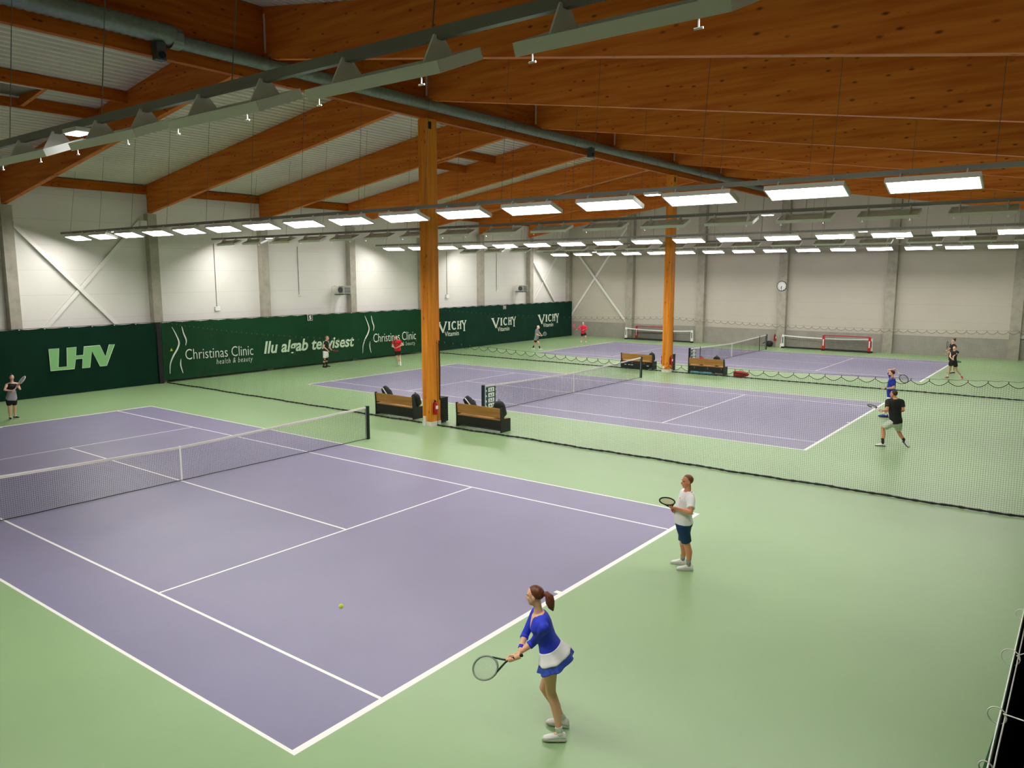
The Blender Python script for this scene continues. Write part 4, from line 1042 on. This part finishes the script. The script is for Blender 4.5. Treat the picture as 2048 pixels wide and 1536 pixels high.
POSES = {
 'woman_blue': dict(head=(13.804,-3.57,1.715),neck=(13.836,-3.549,1.51),pelvis=(13.982,-3.452,1.001),SL=(13.989,-3.651,1.416),SR=(13.726,-3.417,1.452),HL=(13.989,-3.549,1.001),HR=(13.975,-3.355,1.001),WL=(13.771,-3.807,1.115),EL=(13.794,-3.585,1.155),AL=(14.1,-3.48,0.1),KL=(13.962,-3.467,0.554),TL=(13.918,-3.601,0.024),WR=(13.712,-3.775,1.083),ER=(13.649,-3.54,1.191),AR=(13.97,-3.22,0.1),KR=(13.821,-3.401,0.53),TR=(13.764,-3.293,0.024),face=(-0.956,-0.275,-0.1),front=(-0.997,-0.073,0.0),rk=[(13.771,-3.76,1.065),(-0.851,-0.243,-0.466),(0.553,-0.653,0.5)]),
 'man_white': dict(head=(13.017,2.209,1.649),neck=(13.032,2.215,1.467),pelvis=(12.986,2.195,0.883),SL=(13.157,2.065,1.385),SR=(12.894,2.36,1.385),HL=(12.995,2.1,0.883),HR=(12.977,2.289,0.883),WL=(12.974,1.861,1.238),EL=(13.271,1.848,1.214),AL=(13.09,2.24,0.09),KL=(13.06,2.199,0.486),TL=(12.898,2.13,0.002),WR=(12.841,2.076,1.135),ER=(12.839,2.359,1.11),AR=(12.88,2.44,0.09),KR=(12.956,2.255,0.463),TR=(12.674,2.361,0.002),face=(-0.653,-0.757,0.0),front=(-0.995,-0.097,0.0),rk=[(12.847,2.067,1.085),(0.112,-0.792,0.6),(-0.244,0.548,0.77)]),
 'woman_grey': dict(head=(-12.805,0.859,1.591),neck=(-12.805,0.859,1.415),pelvis=(-12.827,0.797,0.823),SL=(-12.792,1.015,1.341),SR=(-12.823,0.687,1.341),HL=(-12.818,0.887,0.823),HR=(-12.835,0.707,0.823),WL=(-12.498,0.889,1.225),EL=(-12.643,1.045,1.147),AL=(-13.21,1.0,0.09),KL=(-12.966,0.919,0.415),TL=(-13.031,1.103,0.028),WR=(-12.578,0.752,1.13),ER=(-12.639,0.532,1.185),AR=(-13.12,0.8,0.09),KR=(-12.926,0.738,0.428),TR=(-12.932,0.754,-0.007),face=(0.981,-0.189,0.049),front=(0.996,-0.094,0.0),rk=[(-12.554,0.76,1.088),(0.13,0.604,0.787),(-0.034,0.807,-0.6)]),
 'man_black_far': dict(head=(-16.595,18.497,1.7),neck=(-16.626,18.459,1.524),pelvis=(-16.663,18.414,0.919),SL=(-16.746,18.61,1.444),SR=(-16.516,18.296,1.444),HL=(-16.713,18.493,0.919),HR=(-16.612,18.335,0.919),WL=(-16.402,18.575,1.011),EL=(-16.588,18.625,1.189),AL=(-16.82,18.58,0.09),KL=(-16.696,18.534,0.491),TL=(-16.643,18.712,0.013),WR=(-16.395,18.346,1.008),ER=(-16.502,18.137,1.215),AR=(-16.65,18.24,0.09),KR=(-16.539,18.219,0.485),TR=(-16.433,18.282,0.013),face=(0.834,0.549,0.05),front=(0.844,0.536,0.0),rk=[(-16.338,18.496,1.035),(0.993,-0.096,-0.066),(0.039,-0.032,1.0)]),
 'man_red': dict(head=(-13.92,21.368,1.664),neck=(-13.897,21.392,1.522),pelvis=(-13.865,21.425,0.921),SL=(-13.734,21.504,1.442),SR=(-14.052,21.288,1.442),HL=(-13.788,21.477,0.921),HR=(-13.941,21.372,0.921),WL=(-13.677,21.259,1.124),EL=(-13.494,21.468,1.254),AL=(-13.837,21.596,0.138),KL=(-13.912,21.627,0.539),TL=(-13.736,21.516,-0.055),WR=(-13.816,21.117,1.083),ER=(-14.06,21.188,1.153),AR=(-14.02,21.65,0.12),KR=(-13.971,21.479,0.503),TR=(-13.855,21.525,0.017),face=(0.859,-0.503,0.097),front=(0.563,-0.826,-0.0),rk=[(-13.813,21.121,1.032),(0.489,-0.317,0.813),(0.986,0.434,0.0)]),
 'man_grey': dict(head=(-12.941,34.369,1.593),neck=(-13.013,34.318,1.446),pelvis=(-13.067,34.28,0.738),SL=(-13.085,34.49,1.368),SR=(-12.953,34.138,1.368),HL=(-13.093,34.366,0.738),HR=(-13.041,34.193,0.738),WL=(-12.74,34.511,1.017),EL=(-12.958,34.579,1.141),AL=(-12.83,34.38,0.09),KL=(-12.804,34.23,0.477),TL=(-12.64,34.485,0.025),WR=(-12.715,34.284,0.977),ER=(-12.922,34.154,1.072),AR=(-13.33,34.24,0.1),KR=(-13.234,34.406,0.428),TR=(-13.12,34.246,0.016),face=(0.966,0.26,0.0),front=(0.957,0.29,0.0),rk=[(-12.71,34.348,0.967),(0.015,0.964,0.264),(0.741,-0.7,0.1)]),
 'person_pink': dict(head=(-13.533,41.273,1.474),neck=(-13.513,41.285,1.345),pelvis=(-13.507,41.289,0.738),SL=(-13.344,41.359,1.269),SR=(-13.681,41.213,1.269),HL=(-13.426,41.324,0.738),HR=(-13.588,41.254,0.738),WL=(-13.344,41.096,0.996),EL=(-13.18,41.276,1.044),AL=(-13.41,41.49,0.09),KL=(-13.261,41.266,0.398),TL=(-13.256,41.354,0.008),WR=(-13.836,40.849,0.989),ER=(-13.7,40.957,1.132),AR=(-13.61,41.16,0.09),KR=(-13.712,41.412,0.367),TR=(-13.556,40.962,0.008),face=(0.351,-0.936,0.0),front=(0.396,-0.918,-0.0),rk=[(-13.849,40.842,0.958),(-0.113,-0.66,0.742),(0.613,-0.796,0.0)]),
 'man_blue': dict(head=(12.706,20.691,1.671),neck=(12.732,20.696,1.5),pelvis=(12.746,20.698,0.782),SL=(12.771,20.505,1.419),SR=(12.697,20.887,1.419),HL=(12.754,20.605,0.782),HR=(12.737,20.791,0.782),WL=(12.591,20.363,1.138),EL=(12.88,20.368,1.177),AL=(12.55,20.76,0.1),KL=(12.618,20.649,0.45),TL=(12.327,20.742,0.033),WR=(12.745,20.851,1.808),ER=(12.528,20.954,1.747),AR=(12.61,20.72,0.1),KR=(12.636,20.996,0.404),TR=(12.387,20.702,0.033),face=(-0.976,-0.189,-0.11),front=(-0.996,-0.086,0.0),rk=[(12.743,20.851,1.843),(0.647,0.209,-0.733),(-0.055,-1.029,0.2)]),
 'man_black_near': dict(head=(13.799,15.432,1.652),neck=(13.838,15.439,1.511),pelvis=(13.914,15.453,0.811),SL=(13.672,15.355,1.43),SR=(14.021,15.526,1.43),HL=(13.87,15.371,0.811),HR=(13.958,15.536,0.811),WL=(13.501,15.274,1.118),EL=(13.701,15.141,1.171),AL=(13.61,15.33,0.09),KL=(13.552,15.455,0.553),TL=(13.398,15.267,0.013),WR=(13.961,15.666,1.076),ER=(14.102,15.455,1.179),AR=(14.18,15.7,0.14),KR=(13.944,15.783,0.45),TR=(14.304,15.615,-0.04),face=(-0.968,0.252,0.0),front=(-0.882,0.47,0.0),rk=[(13.528,15.259,1.103),(-0.677,0.721,0.147),(0.283,-0.151,1.0)]),
 'woman_black_front': dict(head=(12.942,34.33,1.581),neck=(12.953,34.332,1.463),pelvis=(12.923,34.328,0.876),SL=(13.104,34.273,1.388),SR=(12.795,34.389,1.388),HL=(13.007,34.294,0.876),HR=(12.839,34.362,0.876),WL=(12.887,33.971,1.051),EL=(12.93,34.187,1.163),AL=(13.31,34.7,0.15),KL=(13.087,34.465,0.452),TL=(13.37,34.575,-0.016),WR=(12.944,34.028,1.032),ER=(12.778,34.193,1.153),AR=(12.71,34.47,0.09),KR=(12.767,34.488,0.5),TR=(12.599,34.303,0.01),face=(-0.447,-0.894,0.0),front=(-0.373,-0.928,-0.0),rk=[(12.881,34.02,1.037),(0.466,0.835,-0.292),(-0.037,0.298,1.0)]),
 'woman_black_back': dict(head=(12.582,36.524,1.776),neck=(12.568,36.522,1.622),pelvis=(12.564,36.522,0.96),SL=(12.674,36.391,1.546),SR=(12.46,36.653,1.546),HL=(12.622,36.45,0.96),HR=(12.505,36.593,0.96),WL=(12.444,36.405,1.212),EL=(12.582,36.57,1.322),AL=(12.67,36.82,0.09),KL=(12.665,36.628,0.515),TL=(12.544,36.658,0.008),WR=(12.316,36.288,1.233),ER=(12.464,36.43,1.365),AR=(12.54,36.53,0.09),KR=(12.539,36.56,0.512),TR=(12.414,36.368,0.008),face=(-0.855,-0.519,0.0),front=(-0.774,-0.633,-0.0),rk=[(12.325,36.239,1.209),(-0.04,0.705,0.708),(1.036,-0.221,0.0)]),
}
def hexm(n, h, r=.7): return mat(n, h, r)
SKIN_A = mat('skin tan', 'e8b28e', .5); SKIN_B = mat('skin light', 'e2b49a', .5); SKIN_C = mat('skin ruddy', 'd8946c', .5)
WSH = mat('white fabric', 'ecebea', .75); BSH = mat('black fabric', '121314', .75); SHOEW = mat('white shoe', 'e6e6e2', .55)
PEOPLE = [0]
def person(key, H, label, fem=False, belly=0.0, detail=.013):
    J = POSES[key]; f = Fig(J, H, fem, belly, detail)
    base = ((f.AL + f.AR) / 2); base.z = 0
    t = thing('person', label, 'person', tuple(base)); return f, t
def regrip(f, sd, off):
    b, g, n = f.rk; G = b + g * off; E = getattr(f, 'E' + sd); W = G + (E - G).normalized() * .088; setattr(f, 'W' + sd, W); return ('grip', G, g, .017)
FREE = ('free',)
# woman in blue, foreground
f, t = person('woman_blue', 1.78, 'woman in blue top and white and blue skirt swinging a racket two-handed in the foreground', True, 0, .0062)
gR = regrip(f, 'R', .06); gL = regrip(f, 'L', .15)
f.skin(t, SKIN_A, gL, gR)
BLUE = mat('royal blue fabric', '2a3cc6', .7)
def vneck(p):
    l, fr = f.frame(1); d = p - f.neck; a, u, fw = d.dot(l), d.dot(f.up), d.dot(fr)
    return 1 if fw > .0 and u > -.15 and abs(a) < .052 * (1 + u / .15) + .008 else 0
f.shirt(t, [BLUE, SKIN_A], 1.28, .10, .012, 'long_sleeved_top', vneck)
l, fr = f.frame(.8); c = lerp(f.pelvis, f.neck, .74) + fr * .135 + l * -.02
MB().ball(c, (.022, .006, .008), 10, 6, axes=(l, fr, f.up)).build('chest_logo', LINEW, t)
def skirt(f, t, m, z0, ln, flare, waves, nm='skirt', part=(0, 1), infl=.02):
    rings = []; L = (f.neck - f.pelvis).length; tm = -.06
    dn = (Vector((0, 0, -1)) * .6 - f.up * .4).normalized(); top = (z0 - tm) * L
    for i in range(13):
        u = part[0] + (part[1] - part[0]) * i / 12; s_ = u * ln
        r0 = f.ring(max(tm, z0 - s_ / L), infl, 60); c = sum(r0, Vector()) / 60; ring = []
        for k, p in enumerate(r0):
            g = 2 * PI * k / 60; w_ = 1 + flare * u ** 1.5 * (1 + .30 * math.sin(waves * g + u)); ring.append(c + (p - c) * w_ + dn * max(0, s_ - top))
        rings.append(ring)
    return MB().loft(rings).build(nm, m, t, smooth=True)
skirt(f, t, WSH, .22, .215, .36, 7, 'skirt_top', (0, .64), .022)
skirt(f, t, mat('skirt blue', '3550b4', .7, noise=.25, nscale=22), .22, .215, .36, 7, 'skirt_hem', (.45, 1))
f.hair(t, mat('auburn hair', '63341f', .45, noise=.35, nscale=40), 'pony')
f.band(t, 'wristband', BLUE, lerp(f.ER, f.WR, .72), lerp(f.ER, f.WR, .9), .033)
for sd in 'LR':
    f.sock(t, sd, WSH, 1.84); f.shoe(t, sd, SHOEW, mat('pale sole', 'd6d6cc', .6))
racket('pale green and black racket held by the woman in blue', f.rk[0], f.rk[1], f.rk[2], mat('racket pale green', '8fa08c', .4), mat('strings pale', 'b9c6b6', .5), BLACK, False, mat('racket dark green', '27352a', .4))
# man in white polo
f, t = person('man_white', 1.83, 'man in white polo and navy shorts standing behind the baseline, racket before him', False, .075, .0062)
gR = regrip(f, 'R', .07); gL = regrip(f, 'L', .25)
f.skin(t, SKIN_C, ('grip', gL[1], gL[2], .014), gR)
sh = f.shirt(t, WSH, .72, .0, .016, 'polo_shirt')
l, fr = f.frame(.97); cc = f.neck - f.up * .012
MB().tube([cc + (l * math.cos(a) * .072 + fr * (math.sin(a) * .066 + .004)) - f.up * (.022 * math.sin(a)) for a in [2 * PI * k / 20 for k in range(20)]], .014, 8, closed=True).build('collar', WSH, t, smooth=True)
c = lerp(f.pelvis, f.neck, .8) + fr * .142 + l * .06
MB().ball(c, (.012, .006, .010), 10, 6, axes=(l, fr, f.up)).build('chest_logo', mat('logo grey', '6b7076', .6), t)
f.shorts(t, mat('navy fabric', '16365e', .7), .86, .08, .014, .018)
f.hair(t, mat('light brown hair', '7a4a28', .5, noise=.3, nscale=40), 'short')
for sd in 'LR':
    f.sock(t, sd, mat('grey sock', '9b9c98', .8), 1.72); f.shoe(t, sd, SHOEW, mat('pale sole', 'd6d6cc', .6))
racket('black framed racket with salmon strings held by the man in white', f.rk[0], f.rk[1], f.rk[2], BLACK, mat('strings salmon', 'e0a184', .5), RED, False)
t = bpy.data.objects['tennis_racket.001']
# woman at the left edge
f, t = person('woman_grey', 1.66, 'woman in grey and black tank top and black shorts facing us at the left edge', True, .02, .011)
gR = regrip(f, 'R', .05); gL = regrip(f, 'L', .24)
f.skin(t, SKIN_B, gL, gR)
def tank(p):
    return 1 if (p - f.pelvis).dot(f.up) > .30 * 1.0 else 0
f.shirt(t, [mat('grey marl', '9a9a9c', .8), BSH], 0, -.12, .016, 'tank_top', tank, .93)
f.shorts(t, BSH, .62, .06, .010, .004); f.hair(t, mat('dark hair', '1d1412', .5), 'bun')
for sd in 'LR': f.sock(t, sd, WSH, 1.86); f.shoe(t, sd, BSH, SHOEW)
racket('white and red racket held diagonally by the woman at the left edge', f.rk[0], f.rk[1], f.rk[2], WSH, WSH, WSH, True, RED)
# man in black at the clinic banner
f, t = person('man_black_far', 1.80, 'bald man in black shirt and white shorts before the slogan on the clinic banner', False, .03)
gL = regrip(f, 'L', .08)
f.skin(t, SKIN_B, gL, FREE); f.shirt(t, BSH, .55, -.08); f.shorts(t, WSH, .80, .06, .016, .024)
f.hair(t, mat('shaved hair', '8a6a55', .6), 'receding', .0)
for sd in 'LR':
    K = getattr(f, 'K' + sd); H_ = getattr(f, 'H' + sd); A_ = getattr(f, 'A' + sd)
    f.band(t, 'knee_brace', BSH, lerp(K, H_, .13), lerp(K, A_, .22), .071)
    f.sock(t, sd, BSH, 1.45); f.shoe(t, sd, BSH, BLACK)
racket('dark red racket held edge-on by the man before the slogan', f.rk[0], f.rk[1], f.rk[2], mat('dark red paint', '8c1f1f', .4), BLACK, BLACK, True)
# man in red
f, t = person('man_red', 1.78, 'man in red shirt and black shorts running before the clinic banner', False, .03)
gR = regrip(f, 'R', .07)
f.skin(t, SKIN_B, FREE, gR); f.shirt(t, mat('red fabric', 'd8181f', .7), .6, -.10, .018); f.shorts(t, BSH, .68, .06, .016, .022)
f.hair(t, mat('dark hair', '1d1412', .5), 'cap')
for sd in 'LR': f.sock(t, sd, WSH, 1.75); f.shoe(t, sd, SHOEW, SHOEW)
racket('dark racket held upright before his chest by the man in red', f.rk[0], f.rk[1], f.rk[2], BLACK, mat('string gold', 'b59a50', .5), BLACK, True)
# man in grey
f, t = person('man_grey', 1.74, 'grey-haired man in grey shirt and black shorts stepping right, before the teal banner', False, .05)
gR = regrip(f, 'R', .05); gL = regrip(f, 'L', .14)
f.skin(t, SKIN_B, gL, gR); f.shirt(t, mat('grey fabric', '7e8684', .75), .62, -.12, .018); f.shorts(t, BSH, .55, .04, .016, .022)
f.hair(t, mat('white hair', 'd9d6d2', .6), 'short')
for sd in 'LR': f.sock(t, sd, BSH, 1.5); f.shoe(t, sd, SHOEW, SHOEW)
racket('grey racket held forward by the grey-haired man', f.rk[0], f.rk[1], f.rk[2], mat('racket grey', '8d9296', .4), mat('strings grey', '9aa09c', .5), BLACK, True)
# person in pink
f, t = person('person_pink', 1.70, 'person in bright pink jacket, black shorts and pale cap at the far left corner', False, .04)
gR = regrip(f, 'R', .06)
f.skin(t, SKIN_B, FREE, gR); f.shirt(t, mat('pink fabric', 'e5204a', .65), 1.85, -.10, .022, 'jacket'); f.shorts(t, BSH, .6, .04, .016, .02)
f.hair(t, mat('pale cap', 'e4ddd8', .7), 'cap')
for sd in 'LR': f.sock(t, sd, WSH, 1.85); f.shoe(t, sd, SHOEW, SHOEW)
racket('pink racket raised to the side by the person in the pink jacket', f.rk[0], f.rk[1], f.rk[2], mat('racket pink', 'd9536a', .4), mat('strings pink', 'd98a90', .5), BLACK, True)
# man in blue on the middle court
f, t = person('man_blue', 1.80, 'bearded man in blue shirt with racket behind his head at the middle court baseline', False, .04, .011)
gR = regrip(f, 'R', .06)
f.skin(t, SKIN_A, ('free', .5), gR); f.shirt(t, mat('blue fabric', '1f36b4', .7), .75, -.14, .018); f.shorts(t, WSH, .8, .04, .016, .022)
f.hair(t, mat('brown hair', '4a2c1c', .5), 'short')
X, fr, u = f.headframe(); MB().ball(f.head + u * -.075 + fr * .045, (.056, .056, .048), 14, 10, axes=(X, fr, u)).build('beard', mat('beard', '2a1a14', .6), t)
f.band(t, 'wristwatch', BLACK, lerp(f.EL, f.WL, .9), lerp(f.EL, f.WL, 1.0), .034)
for sd in 'LR': f.sock(t, sd, WSH, 1.75); f.shoe(t, sd, mat('navy shoe', '2430a0', .5), BLACK)
racket('grey racket with white grip behind the head of the man in blue', f.rk[0], f.rk[1], f.rk[2], mat('racket dark grey', '4b4f52', .4), mat('strings grey', '9aa09c', .5), WSH, True, WSH)
# man in black, middle court, nearest
f, t = person('man_black_near', 1.80, 'man in black shirt and pale shorts crouching by the middle court baseline, seen from behind', False, .03, .010)
gL = regrip(f, 'L', .06)
f.skin(t, SKIN_C, gL, FREE); f.shirt(t, BSH, .66, -.10, .020); f.shorts(t, mat('pale sage fabric', 'ccd2c2', .75), .82, .05, .018, .026)
f.hair(t, mat('dark brown hair', '2e1a12', .5), 'short')
for sd in 'LR': f.sock(t, sd, BSH, 1.66); f.shoe(t, sd, SHOEW, mat('dark sole', '4a504a', .6))
racket('black and white racket held low by the man in black at the middle court', f.rk[0], f.rk[1], f.rk[2], BLACK, mat('strings grey', '9aa09c', .5), WSH, True, WSH)
# two women in black on the far court
f, t = person('woman_black_front', 1.66, 'woman in black with red shoes swinging at the far court baseline, in front', True, .04)
gR = regrip(f, 'R', .05); gL = regrip(f, 'L', .13)
f.skin(t, SKIN_B, gL, gR); f.shirt(t, BSH, .18, -.10, .018, 'tank_top', None, .95); f.shorts(t, BSH, .55, .05, .016, .016)
f.hair(t, mat('dark brown hair', '2e1a12', .5), 'bun')
for sd in 'LR': f.sock(t, sd, WSH, 1.85); f.shoe(t, sd, mat('red shoe', 'c2303c', .5), mat('pale sole', 'd6d6cc', .6))
racket('green racket swung low behind the woman with red shoes', f.rk[0], f.rk[1], f.rk[2], mat('racket green', '1d6a2c', .4), mat('strings green', '7fb070', .5), BLACK, True)
f, t = person('woman_black_back', 1.72, 'woman in black tank top standing behind the woman with red shoes', True, .02)
gR = regrip(f, 'R', .07)
f.skin(t, SKIN_B, FREE, gR); f.shirt(t, BSH, .1, -.1, .016, 'tank_top', None, .95); f.shorts(t, BSH, .55, .05, .016, .016)
f.hair(t, mat('brown hair', '4a2c1c', .5), 'bun')
for sd in 'LR': f.sock(t, sd, WSH, 1.85); f.shoe(t, sd, BSH, SHOEW)
racket('dark racket held upright by the woman standing behind', f.rk[0], f.rk[1], f.rk[2], mat('racket dark grey', '4b4f52', .4), mat('strings grey', '9aa09c', .5), mat('racket pink', 'd9536a', .4), True)
# tennis balls
BALL = mat('tennis ball felt', 'c8d63a', .9)
def ball(p, lb):
    t = thing('tennis_ball', lb, 'ball', p)
    MB().ball(p, .0335, 18, 12).build('felt', BALL, t, smooth=True)
    c = Vector(p); MB().tube([c + Vector((math.cos(a) * math.cos(.5 * math.sin(2 * a)), math.sin(a) * math.cos(.5 * math.sin(2 * a)), math.sin(.5 * math.sin(2 * a)))) * .0332 for a in [2 * PI * k / 40 for k in range(40)]], .0016, 5, closed=True).build('seam', LINEW, t)
ball((10.88, -3.92, .92), 'yellow tennis ball in flight over the purple of the nearest court')
ball((-13.45, 39.9, 1.93), 'yellow tennis ball in the air beside the person in the pink jacket')
ball((12.72, 33.2, 1.36), 'yellow tennis ball in the air left of the women in black')
ball((2.47, 42.03, .034), 'pale tennis ball lying near the far sideline of the far court')
